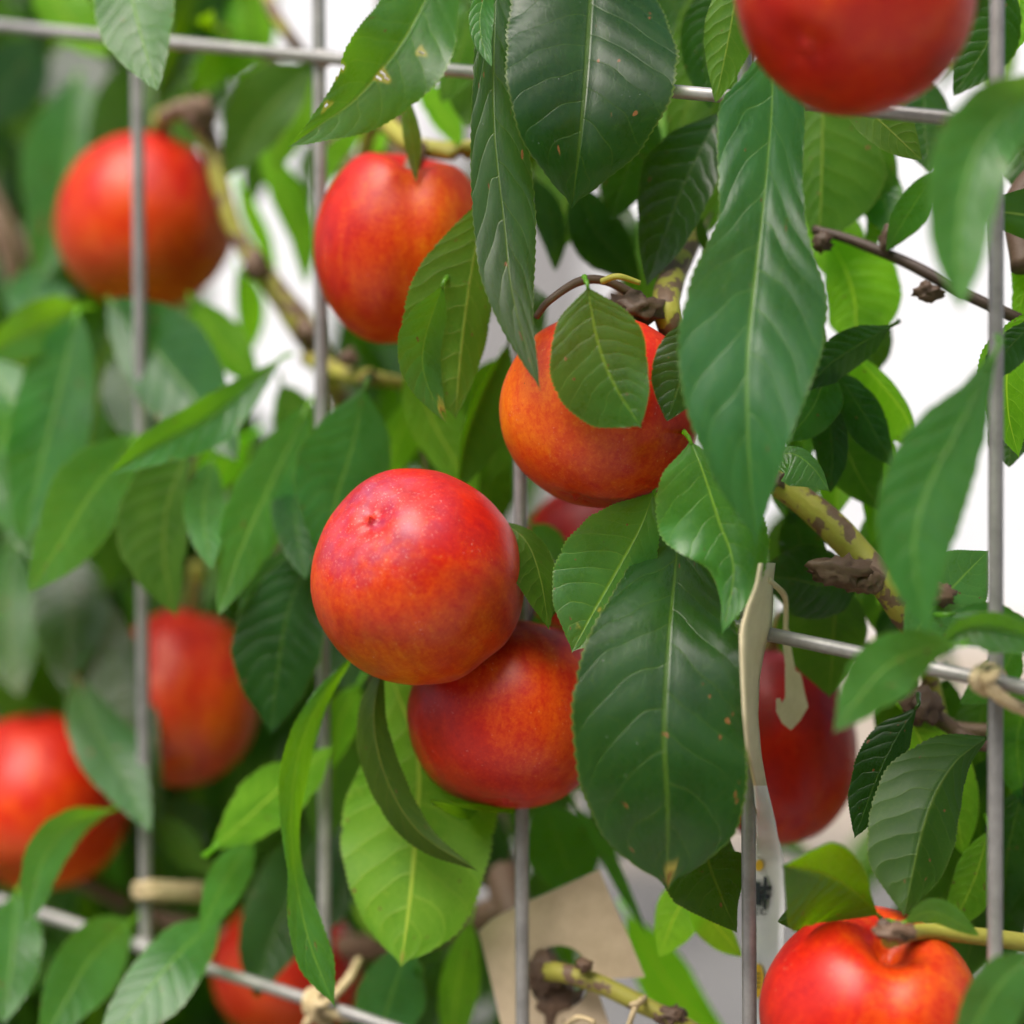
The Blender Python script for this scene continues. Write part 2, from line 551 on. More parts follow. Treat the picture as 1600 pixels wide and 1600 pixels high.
def tube(pts, radii, seg=10, closed_ends=True, wob=0.0, wobf=60.0, n=None, seedv=0.0):
    n = n or max(8, 8 * (len(pts) - 1) + 1)
    c, L = catmull(pts, n)
    rr = np.interp(np.linspace(0, 1, n), np.linspace(0, 1, len(radii)), radii)
    vs, fs = [], []
    T = np.gradient(c, axis=0)
    T /= np.linalg.norm(T, axis=1)[:, None]
    ref = np.array([0.0, 1.0, 0.0]) if abs(T[0][1]) < 0.8 else np.array([1.0, 0, 0])
    for i in range(n):
        a = np.cross(T[i], ref)
        a /= np.linalg.norm(a)
        b = np.cross(T[i], a)
        ref = -np.cross(T[i], a) if False else ref
        for k in range(seg):
            th = 2 * math.pi * k / seg
            d = a * math.cos(th) + b * math.sin(th)
            r = rr[i]
            if wob:
                q = c[i] + d * r
                r *= 1 + wob * mnoise.noise(Vector(q * wobf) + Vector((seedv, 0, 0)))
            vs.append(c[i] + d * r)
    for i in range(n - 1):
        for k in range(seg):
            k2 = (k + 1) % seg
            fs.append((i * seg + k, i * seg + k2, (i + 1) * seg + k2, (i + 1) * seg + k))
    fs.append(tuple(range(seg - 1, -1, -1)))
    fs.append(tuple((n - 1) * seg + k for k in range(seg)))
    return vs, fs


def bud_mesh(name, r, seedv, spiky=0.5):
    bm = bmesh.new()
    bmesh.ops.create_icosphere(bm, subdivisions=3, radius=1)
    for v in bm.verts:
        d = v.co.normalized()
        f = 1 + spiky * mnoise.noise(d * 2.6 + Vector((seedv, 0, 0))) + spiky * 0.9 * mnoise.noise(d * 6 + Vector((0, seedv, 0)))
        v.co = d * r * f
    me = bpy.data.meshes.new(name)
    bm.to_mesh(me)
    bm.free()
    return me


trellis = empty('wire_trellis', (P(800, 800, zf(800)).x, zf(800), 0.0))
tag(trellis, 'grey welded wire trellis grid that the nectarine tree is trained on', 'trellis')
T0 = np.array(trellis.location)


def tchild(name, pts, r, seg=12):
    n = 3 if len(pts) == 2 else None
    a_, b_ = np.array(pts[0]), np.array(pts[-1])
    if n == 3:
        pts = [tuple(a_ + (b_ - a_) * k / 12 + rng.normal(0, .00035, 3) * (0 < k < 12)) for k in range(13)]
    vs, fs = tube(pts, [r] * len(pts), seg, n=49, wob=.05, wobf=160)
    o0 = np.array(pts[0])
    me = mesh_at(name, vs, fs, o0)
    return link(name, me, M_WIRE, trellis, tuple(o0 - T0))


WR = 0.0028
# one grid step in pixel space around the centre -> the same step along the fence plane
def fence_xy(px):
    z = zf(px)
    return ((px - 800) / F * z, z)


vx = [-330, -42, 221, 503, 813, 1167, 1556, 2000]
for px in vx:
    x, y = fence_xy(px)
    dx = {221: 0.0030, 503: 0.002, 813: 0.0013, 1167: 0.0015, 1556: -0.0006}.get(px, 0)
    tchild('vertical_wire', [(x - dx * 1.0, y, 1.60), (x + dx, y, 1.0), (x + dx * 3, y, 0.30)], WR)


def hz(px, y_img):
    x, y = fence_xy(px)
    y -= 0.0058
    return (x * y / zf(px), y, CAM_H - (y_img - 800) / F * y)


def line_y(px, m0, sl):
    return m0 + sl * px


for m0, sl in ((40, 0.097), (737, 0.212), (1408, 0.323), (-640, -0.02)):
    pa, pb = hz(-330, line_y(-330, m0, sl)), hz(2000, line_y(2000, m0, sl))
    tchild('horizontal_wire', [pa, pb], WR * 0.97)
for px in vx:
    for m0, sl in ((40, 0.097), (737, 0.212), (1408, 0.323)):
        q_ = np.array(hz(px, line_y(px, m0, sl))) + np.array((0, .0029, 0))
        w_ = link('weld', bud_mesh('weld', .0040, px * .1 + m0, .25), M_WIRE, trellis, tuple(q_ - T0))
        w_.scale = (1.15, .8, 1.0)
# low rails down to the ground so the panel stands
for zz in (0.55, 0.34):
    (xa, ya), (xb, yb) = fence_xy(-330), fence_xy(2000)
    tchild('horizontal_wire', [(xa, ya - 0.0058, zz + .06), (xb, yb - 0.0058, zz)], WR * 0.97)
for px in (-330, 2000):
    x, y = fence_xy(px)
    vs, fs = tube([(x, y + 0.02, 0.0), (x, y + 0.02, 1.62)], [0.014, 0.014], 12, n=3)
    o0 = np.array((x, y + 0.02, 0.0))
    link('support_stake', mesh_at('support_stake', vs, fs, o0), M_POST, trellis, tuple(o0 - T0))

# ------------------------------------------------------------------ the tree
TREE = empty('nectarine_tree', (P(845, 1500, 1.03).x, 1.03, 0.05))
tag(TREE, 'espaliered nectarine tree with long green leaves behind and through the wire trellis', 'tree')
TO = np.array(TREE.location)


def branch(name, pix, rpx, brown=0.35, dark=0.0, seg=12, wob=0.10, world_pts=None, parent=TREE):
    pts = [tuple(P(*q)) for q in pix] if world_pts is None else world_pts
    zz = pix[0][2] if world_pts is None else 1.0
    radii = [r * zz / F for r in rpx] if world_pts is None else rpx
    vs, fs = tube(pts, radii, seg, wob=wob, wobf=70, seedv=random.random() * 9)
    o0 = np.array(pts[0])
    me = mesh_at(name, vs, fs, o0)
    o = link(name, me, M_BARK, parent, tuple(o0 - np.array(wpos(parent))))
    o.color = (brown, dark, random.random(), 1)
    return o


def bud(parent, px, py, z, rpx, stretch=(1, 1, 1), brown=1.0, dark=0.3, name='bud_cluster', spiky=0.6):
    me = bud_mesh(name, rpx * z / F, random.random() * 50, spiky)
    o = link(name, me, M_BARK, parent, tuple(np.array(P(px, py, z)) - np.array(wpos(parent))))
    o.scale = stretch
    o.color = (brown, dark, 0, 1)
    return o


# main trunk and limbs (mostly behind the leaves)
tw = [tuple(TREE.location), tuple(P(850, 2100, 1.035)), tuple(P(862, 1700, 1.02)), tuple(P(868, 1560, 1.0)), tuple(P(800, 1420, 1.03)),
      tuple(P(740, 1150, 1.10)), tuple(P(690, 760, 1.13)), tuple(P(640, 380, 1.14)), tuple(P(600, -60, 1.16)), tuple(P(590, -420, 1.18))]
trunk = branch('trunk', None, [0.017, 0.0145, 0.0135, 0.013, 0.009, 0.0085, 0.008, 0.006, 0.005, 0.003], 0.95, 0.0, 14, 0.16, world_pts=tw)
trunk.color = (0.98, 0.05, .2, 1)
for q in (((740, 1150, 1.10), (560, 1020, 1.13), (330, 760, 1.16), (60, 420, 1.18), (-60, 200, 1.2)),
          ((800, 1420, 1.03), (560, 1480, 1.10), (300, 1450, 1.14), (40, 1330, 1.17), (-150, 1200, 1.2)),
          ((740, 1150, 1.10), (980, 1050, 1.06), (1180, 900, 1.01), (1330, 1000, .985), (1470, 1130, .96), (1640, 1140, .95)),
          ((690, 760, 1.13), (900, 560, 1.06), (1090, 300, 1.02), (1180, 60, 1.0), (1250, -200, 1.0)),
          ((852, 2000, 1.035), (1300, 1960, 1.0), (1760, 1760, .97), (1852, 1400, .958), (1848, 700, .955), (1830, 150, .965)),
          ((640, 380, 1.14), (480, 180, 1.15), (300, -60, 1.17))):
    branch('limb', q, [26, 22, 17, 12, 8][:len(q)] if len(q) < 6 else [26, 24, 20, 16, 13, 9], 0.9, 0.1, 10, 0.14)

b_olive = branch('branch', [(1180, 735, .935), (1225, 760, .93), (1290, 812, .925), (1345, 870, .92), (1385, 915, .915), (1420, 965, .925), (1450, 1050, .95), (1470, 1130, .96)],
                 [22, 22, 24, 23, 26, 18, 14, 14], 0.44)
bud(b_olive, 1312, 893, .905, 28, (1.5, .8, .8), 1, .35)
bud(b_olive, 1352, 905, .91, 22, (1.2, 1, 1), 1, .2)
bud(b_olive, 1222, 752, .93, 26, (1.1, .9, .8), 1, .65)
b_dark = branch('branch', [(1270, 358, .95), (1330, 375, .945), (1420, 412, .935), (1500, 455, .925), (1600, 502, .92), (1690, 540, .93), (1846, 640, .955)], [7, 9, 9, 9, 9, 11, 13], 1.0, .9)
bud(b_dark, 1385, 375, .935, 13, (.8, .8, 1.5), 1, .6)
bud(b_dark, 1450, 457, .925, 17, (1.3, 1, .8), 1, .5)
bud(b_dark, 1285, 378, .945, 14, (1, 1, 1), 1, .7)
b_scar = branch('branch', [(250, 185, 1.10), (300, 170, 1.095), (330, 230, 1.09), (345, 290, 1.085), (372, 370, 1.08), (425, 445, 1.075), (482, 525, 1.075), (520, 600, 1.09), (560, 700, 1.12)],
                [14, 18, 15, 13, 16, 21, 20, 18, 14], 0.45)
bud(b_scar, 312, 178, 1.08, 24, (1, 1, 1.1), .9, 0)
bud(b_scar, 400, 415, 1.068, 17, (1, 1, 1.2), .9, 0)
bud(b_scar, 478, 520, 1.066, 17, (1, 1, 1.2), .9, 0.1)
branch('branch', [(640, 380, 1.14), (560, 330, 1.10), (585, 195, 1.04), (640, 225, 1.0), (700, 236, .985), (745, 232, .985), (820, 230, 1.0), (900, 250, 1.04)], [8, 9, 10, 12, 13, 13, 12, 10], 0.3)
b_low = branch('branch', [(868, 1555, .985), (850, 1522, .965), (880, 1520, .955), (935, 1537, .95), (1000, 1568, .945), (1060, 1598, .94), (1150, 1650, .94)], [22, 17, 15, 15, 14, 13, 10], 0.42)
bud(b_low, 852, 1520, .962, 27, (.9, .8, 1.1), 1, .25)
bud(b_low, 872, 1570, .97, 36, (1, .8, 1.2), 1, .15)
bud(b_low, 912, 1508, .945, 12, (1, 1, .8), .7, .1)
bud(b_low, 1050, 1588, .94, 18, (1.3, 1, .8), 1, .2)
b_stem = branch('branch', [(1388, 1470, .850), (1440, 1456, .866), (1520, 1462, .872), (1600, 1472, .878), (1700, 1490, .895), (1850, 1540, .955)], [13, 14, 15, 16, 17, 18], 0.18)
bud(b_stem, 1398, 1456, .846, 18, (1.6, 1, .8), .75, 0.05)
bud(b_stem, 1382, 1446, .848, 11, (1, 1, .9), 1, .55)
b_mid = branch('branch', [(1100, 330, .98), (1048, 440, .935), (1043, 490, .918), (1062, 530, .93), (1120, 600, .95), (1190, 720, .94)], [14, 19, 21, 20, 18, 18], 0.50)
bud(b_mid, 992, 482, .914, 29, (1.4, .8, .8), 1, .6)
branch('twig', [(1005, 470, .915), (950, 440, .912), (905, 440, .910), (858, 470, .905), (838, 495, .91)], [9, 7, 7, 6, 5], 0.8, .55)
branch('twig', [(940, 440, .908), (965, 432, .905), (1000, 442, .908)], [5, 5, 4], 0.1)
branch('twig', [(825, 930, .975), (815, 965, .965), (800, 985, .955)], [18, 17, 12], 1.0, .75)
branch('twig', [(408, -30, 1.09), (428, 20, 1.08), (465, 75, 1.08), (500, 120, 1.10)], [9, 10, 10, 7], 0.6)
branch('twig', [(-40, 300, 1.17), (0, 360, 1.16), (28, 450, 1.16), (60, 560, 1.17)], [16, 16, 14, 12], .9)
b_r = branch('branch', [(1640, 250, .93), (1592, 320, .93), (1600, 420, .92)], [20, 24, 20], 1.0, .5)
b_node = branch('twig', [(480, 560, 1.07), (540, 585, 1.04), (590, 592, 1.03), (640, 600, 1.03)], [13, 14, 12, 9], .4)
bud(b_node, 545, 560, 1.03, 13, (1, 1, 1), .7, 0)
bud(b_node, 575, 590, 1.025, 14, (1, 1, 1), .4, 0)
lm = branch('twig', [(1420, 1090, .95), (1450, 1110, .945), (1500, 1150, .945), (1540, 1165, .93)], [10, 14, 14, 10], .8, .4)
bud(lm, 1440, 1105, .935, 30, (1, .8, 1), 1, .55)
bud(lm, 1462, 930, .875, 22, (1.2, .8, .9), 1, .25)


# ------------------------------------------------------------------ leaves
LEAVES = []


def profile(u, peak, sharp):
    a = math.log(0.5) / math.log(peak)
    return np.sin(math.pi * np.clip(u, 0, 1) ** a) ** sharp


def leaf(pix, wl, wr, al=10, ar=10, under=False, tint=(1, 1, 1), peak=0.45, sharp=0.85, hi=True, cup=0.0, wave=0.05,
         holes=(), curl=0.0, petiole=0.010, tear=None, label=None, twist=None, quilt=0.5):
    """pix: midrib from base to tip as (px, py, depth); wl/wr: projected half widths (left-or-up / right-or-down);
    al/ar: how far each half tips toward (+) or away from (-) the lens, in degrees"""
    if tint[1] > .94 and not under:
        tint = (tint[0] * 1.5, tint[1] * 1.5, tint[2] * 2.0)  # lighter, bluer tint puts the sky sheen into the leaf colour
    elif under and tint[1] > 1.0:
        tint = (tint[0] * 1.75, tint[1] * 1.75, tint[2] * 1.3)  # brighter tint paints backlit glow into the undersides
    nu, nh = (138, 9) if hi else (34, 4)
    teeth = 46 if hi else 17
    if not hi and not under and abs(pix[0][2] - pix[-1][2]) < .025 and pix[0][0] < 700:
        n_ = len(pix) - 1
        pix = [(q[0], q[1], q[2] + .022 - .044 * i / n_) for i, q in enumerate(pix)]
    pts = [np.array(P(*q)) for q in pix]
    c, L = catmull(pts, nu + 1)
    zmean = float(np.mean([q[2] for q in pix]))
    u = np.linspace(0, 1, nu + 1)
    T = np.gradient(c, axis=0)
    T /= np.linalg.norm(T, axis=1)[:, None]
    campos = np.array((0, 0, CAM_H))
    V = c - campos
    V /= np.linalg.norm(V, axis=1)[:, None]
    S = np.cross(T, V)
    S /= np.linalg.norm(S, axis=1)[:, None]
    if np.mean(S @ np.array((1.0, 0.0, -0.35))) < 0:
        S = -S
    N = np.cross(S, T)
    flip = np.mean(np.sum(N * V, 1)) > 0
    if flip: N = -N                                     # N points to the lens
    sgn = -1.0 if under else 1.0
    quilt = quilt * min(1.0, L / .13) ** 2

    def widths(w):
        if isinstance(w, (list, tuple)):
            x = np.linspace(0, 1, len(w))
            ww = np.interp(u, x, w)
            k = max(3, nu // (2 * len(w)))
            pad = np.concatenate([np.full(k, ww[0]), ww, np.full(k, ww[-1])])
            ker = np.hanning(2 * k + 1)
            ker /= ker.sum()
            ww = np.convolve(pad, ker, 'same')[k:-k]
            ww *= np.clip(u / 0.04, 0, 1) ** 0.5 * np.clip((1 - u) / 0.05, 0, 1) ** 0.7
        else:
            ww = w * profile(u, peak, sharp)
        return ww * zmean / F

    ph0 = rng.random() * 6.28
    ph1 = rng.random() * 6.28
    fq = 2.2 + rng.random() * 2.5
    cols = []
    uvs = []
    vis = []
    for side, w, ang in ((-1, wl, al), (1, wr, ar)):
        if isinstance(ang, (list, tuple)):
            aa = np.interp(u, np.linspace(0, 1, len(ang)), ang)
        else:
            aa = np.full_like(u, float(ang))
        A = np.radians(aa)
        W = widths(w) / np.maximum(0.17, np.cos(A))
        rngk = range(nh, 0, -1) if side < 0 else range(0, nh + 1)
        for k in rngk:
            x = (k / nh)
            x = 1 - (1 - x) ** 1.15
            ww = W * x
            if k == nh:
                saw = ((u * teeth) % 1.0)
                ww = ww * (1 - 0.027 * saw + 0.006 * np.sin(u * 37 + ph1)) - 0.00040 * saw * (W > 0.002)
            ru = 1 + 0.05 * np.sin(u * 9 + ph1 + side) * x
            bend = A + math.radians(curl) * x
            off = S * (side * ww * ru * np.cos(bend))[:, None] + N * (ww * np.sin(bend))[:, None]
            u0 = u - VA * x - VB * x * x
            phs = u0 * VN + (0.42 if side > 0 else 0)
            tri = np.abs((phs % 1.0) - 0.5) * 2
            q = (1 - tri ** 2) * 0.0006 * quilt * x * (1.1 - x) * 2.2 * np.clip(W / 0.018, 0, 1)
            groove = -0.0004 * quilt * math.exp(-(x / 0.10) ** 2)
            wv = wave * W * x * x * np.sin(u * fq * 3.1 + ph0 + (1.7 if side > 0 else 0)) + cup * W * x * x
            off = off + N * (sgn * (q + groove) + wv)[:, None]
            cols.append(c + off)
            uvs.append(np.stack([u, np.full_like(u, 0.5 + side * 0.5 * x)], 1))
    cols = np.array(cols)          # ncol, nu+1, 3
    uvs = np.array(uvs)
    nc = cols.shape[0]
    verts = cols.reshape(-1, 3)
    UV = uvs.reshape(-1, 2)
    dmg = np.zeros(len(verts))
    kill = np.zeros(len(verts), bool)
    for hu, hv, hr in holes:                # (along, across -1..1, radius as share of length)
        vv = (UV[:, 1] - 0.5) * 2
        wid = (np.max(np.linalg.norm(cols[0] - cols[-1], axis=1))) / max(L, 1e-6) / 2
        ang_ = np.arctan2((vv - hv) * wid, UV[:, 0] - hu)
        d = np.hypot(UV[:, 0] - hu, (vv - hv) * wid) / (1 + 0.3 * np.sin(ang_ * 3 + hu * 40))
        kill |= d < hr
        dmg = np.maximum(dmg, np.clip(1.0 - (d - hr) / 0.018, 0, 1) * 0.75)
    if tear:
        tu, tv, tr = tear
        vv = (UV[:, 1] - 0.5) * 2
        d = np.hypot((UV[:, 0] - tu), (vv - tv) * 0.22)
        d = d * (1 + 0.25 * np.sin(vv * 23))
        kill |= d < tr
        dmg = np.maximum(dmg, np.clip(1.25 - (d - tr) / 0.05, 0, 1))
    n1 = nu + 1
    faces = []
    flipf = (np.dot(np.cross(cols[nc // 2 + 1][n1 // 2] - cols[nc // 2][n1 // 2], c[n1 // 2 + 1] - c[n1 // 2]), V[n1 // 2]) > 0)
    if under: flipf = not flipf
    for i in range(nc - 1):
        for j in range(nu):
            a_, b_, c_, d_ = i * n1 + j, (i + 1) * n1 + j, (i + 1) * n1 + j + 1, i * n1 + j + 1
            if kill[a_] and kill[b_] and kill[c_] and kill[d_]: continue
            if (kill[a_] + kill[b_] + kill[c_] + kill[d_]) >= 3: continue
            faces.append((a_, d_, c_, b_) if flipf else (a_, b_, c_, d_))
    verts = [tuple(v) for v in verts]
    UVl = [tuple(x) for x in UV]
    dl = list(dmg)
    if petiole > 0:
        b0 = c[0]
        pd = -T[0] * .6 + np.array((0, 1.0, 0.0))
        pd /= np.linalg.norm(pd)
        pp = [c[min(3, nu)], b0 - T[0] * petiole * 0.15, b0 + pd * petiole * 0.6, b0 + pd * petiole + np.array((0, petiole * .35, 0))]
        pv_, pf_ = tube([tuple(x) for x in pp], [0.0006, 0.0009, 0.0009, 0.0012], 6, n=7)
        base = len(verts)
        verts += [tuple(x) for x in pv_]
        faces += [tuple(base + q for q in f) for f in pf_]
        UVl += [(0.02, 0.5)] * len(pv_)
        dl += [0.0] * len(pv_)
    o0 = np.array(c[0])
    me = mesh_at('leaf', verts, faces, o0)
    uvl = me.uv_layers.new(name='UVMap')
    li = np.zeros(len(me.loops), np.int32)
    me.loops.foreach_get('vertex_index', li)
    uvl.data.foreach_set('uv', np.array(UVl)[li].astype(np.float32).ravel())
    at = me.attributes.new('damage', 'FLOAT', 'POINT')
    at.data.foreach_set('value', np.array(dl, np.float32))
    o = link('leaf', me, M_LEAF, TREE, tuple(o0 - TO))
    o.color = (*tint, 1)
    if label: o['label'] = label
    LEAVES.append(o)
    return o


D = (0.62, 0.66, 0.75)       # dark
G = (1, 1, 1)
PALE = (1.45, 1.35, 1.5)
LIT = (1.9, 1.75, 1.2)       # yellow-green of backlight put into the tint
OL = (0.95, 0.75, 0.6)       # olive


def Z(pix, z0, z1=None):
    z1 = z0 if z1 is None else z1
    n = len(pix) - 1
    return [(p[0], p[1], z0 + (z1 - z0) * i / max(1, n)) for i, p in enumerate(pix)]


# --- sharp leaves round the focus plane
leaf([(930, -130, .945), (924, -20, .918), (915, 120, .894), (905, 230, .887), (893, 328, .890)], [0, 95, 128, 137, 125, 90, 0], [0, 80, 125, 140, 132, 95, 0], 14, -4, tint=D, cup=-.1, quilt=1.3, wave=.09,
     label='large dark green leaf with pale midrib')
leaf(Z([(778, -60), (772, 60), (772, 200), (788, 350), (803, 470), (845, 612)], .918, .868), [0, 34, 34, 38, 46, 48, 30, 0], [0, 40, 50, 52, 55, 45, 20, 0], 6, -12, tint=(.8, .85, .95), wave=.12)
leaf(Z([(705, -70), (670, -10), (625, 70), (560, 150), (500, 195), (450, 230)], .95, .905), [0, 60, 66, 70, 66, 40, 18, 0], [0, 50, 72, 80, 72, 56, 30, 0], 20, 8, tint=(1.05, 1.1, .95), wave=.16,
     holes=((.55, .1, .022), (.79, -.62, .024), (.40, .42, .012), (.66, -1.0, .03)), label='leaf pierced by small holes')
leaf(Z([(632, 140), (640, 190), (646, 230), (650, 284)], .955, .945), 15, 14, 20, -35, tint=(1.1, 1.1, 1))
leaf(Z([(775, -40), (752, 10), (752, 60), (768, 104)], .90, .89), 18, 22, 10, -10, tint=(1.3, 1.3, 1.1))
leaf([(1202, 60, .877), (1207, 150, .876), (1195, 300, .870), (1180, 430, .857), (1168, 560, .843), (1170, 700, .836), (1182, 852, .839)], [0, 84, 78, 68, 102, 116, 94, 54, 0], [0, 54, 60, 76, 118, 112, 82, 44, 0], 8, -6,
     tint=(.98, 1.05, 1.5), wave=.12, cup=.05, quilt=1.7, label='long blue-green leaf with deeply sunk veins')
leaf([(1062, 790, .93), (1056, 880, .900), (1045, 1000, .874), (1038, 1150, .859), (1043, 1260, .857), (1043, 1392, .864)], [0, 40, 80, 106, 128, 140, 138, 110, 0], [0, 30, 62, 100, 124, 134, 132, 105, 0], 6, -8,
     tint=(.75, .82, .95), wave=.09, quilt=1.2, tear=(1.0, .12, .03), label='broad dark leaf hanging before the ripe nectarines')
leaf(Z([(1022, 768), (1000, 825), (962, 895), (925, 960), (893, 1020)], .905, .885), [0, 54, 86, 94, 84, 60, 0], [0, 30, 48, 56, 56, 42, 0], 12, -10, tint=(1.35, 1.3, 1.15), wave=.14,
     holes=((.72, .1, .016), (.86, -.2, .010)))
leaf(Z([(1078, 688), (1098, 735), (1122, 810), (1146, 890), (1128, 992)], .885, .862), [0, 62, 88, 92, 66, 34, 12, 0], [0, 30, 58, 76, 70, 44, 24, 0], [30, 25, 10, -10], [-30, -15, 10, 25], tint=(1.5, 1.45, 1.15), wave=.2, cup=-.2,
     label='bright green curled leaf')
leaf(Z([(918, 448), (933, 530), (958, 597), (1002, 668)], .872, .866), [0, 58, 76, 86, 84, 66, 0], [0, 52, 70, 72, 64, 42, 0], -8, -14, tint=(.9, 1.0, .6), wave=.05, quilt=.15)
leaf(Z([(1085, 500), (1072, 560), (1058, 610), (1042, 658)], .880, .876), 52, 46, 4, -15, tint=D)
leaf(Z([(760, 305), (738, 420), (722, 540), (712, 655)], .932, .928), [0, 45, 80, 92, 96, 80, 0], [0, 30, 38, 42, 40, 22, 0], 12, -20, True, (.95, .95, .75))
leaf(Z([(692, 445), (664, 530), (664, 590), (698, 662)], .920, .920), [0, 30, 42, 38, 20, 0], [0, 25, 30, 30, 18, 0], 35, -30, tint=(.95, .95, .95), tear=(1.0, .4, .12))
leaf(Z([(640, 560), (672, 650), (710, 720), (745, 790)], .985), 40, 52, -10, 10, True, (1.15, 1.15, .85))
leaf(Z([(795, 535), (752, 620), (728, 690), (716, 770)], .962, .955), [0, 8, 12, 10, 6, 0], [0, 40, 62, 60, 40, 0], 60, -10, tint=(.8, .9, .6), under=True)
leaf(Z([(782, 640), (775, 700), (755, 760)], .99), 26, 30, 0, 0, True, (.9, 1.0, .6))
leaf(Z([(778, 812), (822, 845), (845, 905), (858, 985)], .915, .90), [0, 18, 36, 40, 24, 0], [0, 16, 26, 26, 16, 0], 40, -40, tint=(.62, .62, .4), under=True)
leaf(Z([(835, 280), (858, 330), (868, 380), (868, 424)], .985), 28, 22, 0, -12, tint=D)
leaf(Z([(1125, 175), (1075, 275), (1038, 370), (1010, 448)], .945, .93), [0, 55, 72, 60, 38, 0], [0, 35, 48, 46, 30, 0], 5, 25, tint=D, label=None)
leaf(Z([(905, 290), (930, 360), (965, 400), (1000, 440)], .972), 45, 42, 0, 0, tint=(.5, .6, .6))
leaf(Z([(1115, -60), (1095, 80), (1072, 170), (1050, 260)], .975), 48, 44, 0, 15, True, (.9, .9, .6))
leaf(Z([(1125, 120), (1105, 220), (1100, 300), (1080, 370)], .965), 40, 36, -25, 10, True, (1.05, 1.0, .6))
leaf(Z([(1090, 330), (1098, 370), (1118, 412)], .955), 10, 9, 0, 0, tint=D)
leaf(Z([(1288, 90), (1285, 180), (1283, 280), (1280, 390)], .955, .95), [0, 34, 42, 44, 30, 0], [0, 70, 95, 104, 70, 0], 0, -14, True, (.78, .85, .5), wave=.03)
leaf(Z([(1345, 150), (1370, 260), (1372, 340), (1350, 400)], .965), 30, 34, 0, 0, True, (.8, .9, .5))
leaf(Z([(1295, 372), (1322, 425), (1336, 480), (1337, 545)], .965, .96), [0, 26, 40, 46, 44, 0], [0, 60, 82, 76, 50, 0], 5, -8, True, (1.25, 1.3, .7))
leaf(Z([(1318, 145), (1370, 185), (1440, 250)], .90, .89), 36, 44, 0, 10, True, (.9, .8, .6))
leaf(Z([(1462, 270), (1428, 320), (1385, 392)], .93), 26, 30, 20, -10, tint=(.9, 1, .8))
leaf(Z([(1395, 508), (1340, 540), (1295, 570), (1258, 612)], .925, .92), [0, 26, 34, 28, 0], [0, 24, 32, 28, 0], 0, -20, tint=D)
leaf(Z([(1330, 545), (1372, 590), (1412, 640), (1432, 700)], .945), [0, 26, 18, 12, 8, 0], [0, 20, 0, 0, 0, 0], 0, 0, True, (1.4, 1.4, .7)) if False else None
leaf(Z([(1322, 540), (1378, 590), (1420, 640), (1440, 712)], .945, .94), [0, 18, 22, 20, 12, 0], [0, 40, 60, 62, 48, 0], 0, -10, tint=(1.25, 1.3, .7), under=True) if False else \
    leaf(Z([(1325, 545), (1375, 598), (1412, 645), (1435, 705)], .945, .94), [0, 40, 58, 62, 46, 0], [0, 12, 16, 14, 10, 0], -10, 0, tint=(1.25, 1.3, .7), under=True)
leaf(Z([(1300, 575), (1340, 630), (1375, 690), (1402, 735)], .935), [0, 30, 40, 36, 20, 0], [0, 24, 30, 26, 14, 0], 5, -15, tint=D)
leaf(Z([(1295, 615), (1318, 690), (1345, 750), (1378, 800)], .945), [0, 34, 46, 44, 26, 0], [0, 40, 56, 54, 34, 0], 0, 0, True, (.8, .85, .5))
leaf(Z([(1352, 640), (1372, 730), (1370, 800), (1362, 850)], .952), 34, 38, 0, 0, True, (1.05, 1.1, .6))
leaf(Z([(1190, 722), (1235, 708), (1270, 730), (1296, 768)], .905, .895), [0, 36, 50, 42, 0], [0, 10, 14, 10, 0], 25, -40, tint=(1.35, 1.35, 1.3))
leaf(Z([(1295, 575), (1268, 640), (1228, 690)], .925), 42, 42, 15, -10, tint=(.85, .95, .9))
leaf(Z([(1290, 620), (1300, 700), (1298, 770)], .932), 30, 28, 0, -20, tint=D)
leaf(Z([(1345, 905), (1290, 915), (1240, 905), (1180, 900)], .935), [0, 50, 66, 62, 34, 0], [0, 46, 58, 54, 30, 0], 5, -10, tint=D)
leaf(Z([(1320, 905), (1305, 965), (1300, 1040), (1296, 1090)], .95), [0, 70, 96, 84, 50, 0], [0, 44, 52, 46, 30, 0], 0, -8, True, (.72, .8, .5))
leaf(Z([(1360, 910), (1380, 960), (1410, 1010)], .955), 28, 30, 0, 0, True, (.9, 1, .6))
leaf(Z([(1235, 800), (1250, 850), (1230, 905)], .95), 36, 40, 0, 0, tint=D)
leaf(Z([(1420, 860), (1400, 905), (1370, 945)], .945), 26, 22, 0, 0, True, (1.5, 1.4, .7))
leaf(Z([(1412, 1010), (1455, 955), (1500, 905), (1545, 860)], .858, .90), [0, 42, 52, 44, 0], [0, 46, 60, 52, 0], 12, -5, tint=(1.25, 1.3, 1.4))
leaf(Z([(1432, 1105), (1402, 1150), (1372, 1210), (1335, 1310)], .905, .90), [0, 36, 44, 34, 0], [0, 26, 40, 34, 0], 0, -8, tint=(.45, .55, .6))
leaf(Z([(1545, 1150), (1490, 1195), (1447, 1280), (1412, 1432)], .895, .868), [0, 50, 86, 92, 74, 0], [0, 24, 48, 56, 42, 0], -6, -25, True, (.42, .55, .26), label='dark leaf underside with thick yellow midrib')
leaf(Z([(1420, 1120), (1455, 1190), (1490, 1260), (1505, 1335)], .935), 56, 54, 0, 0, True, (1.35, 1.35, .7))
leaf(Z([(1545, 1300), (1520, 1380), (1480, 1460)], .93), 34, 38, 0, 0, True, (1.1, 1.15, .6))
leaf(Z([(1600, 1230), (1575, 1330), (1565, 1440)], .94), 46, 44, 0, 0, tint=D)
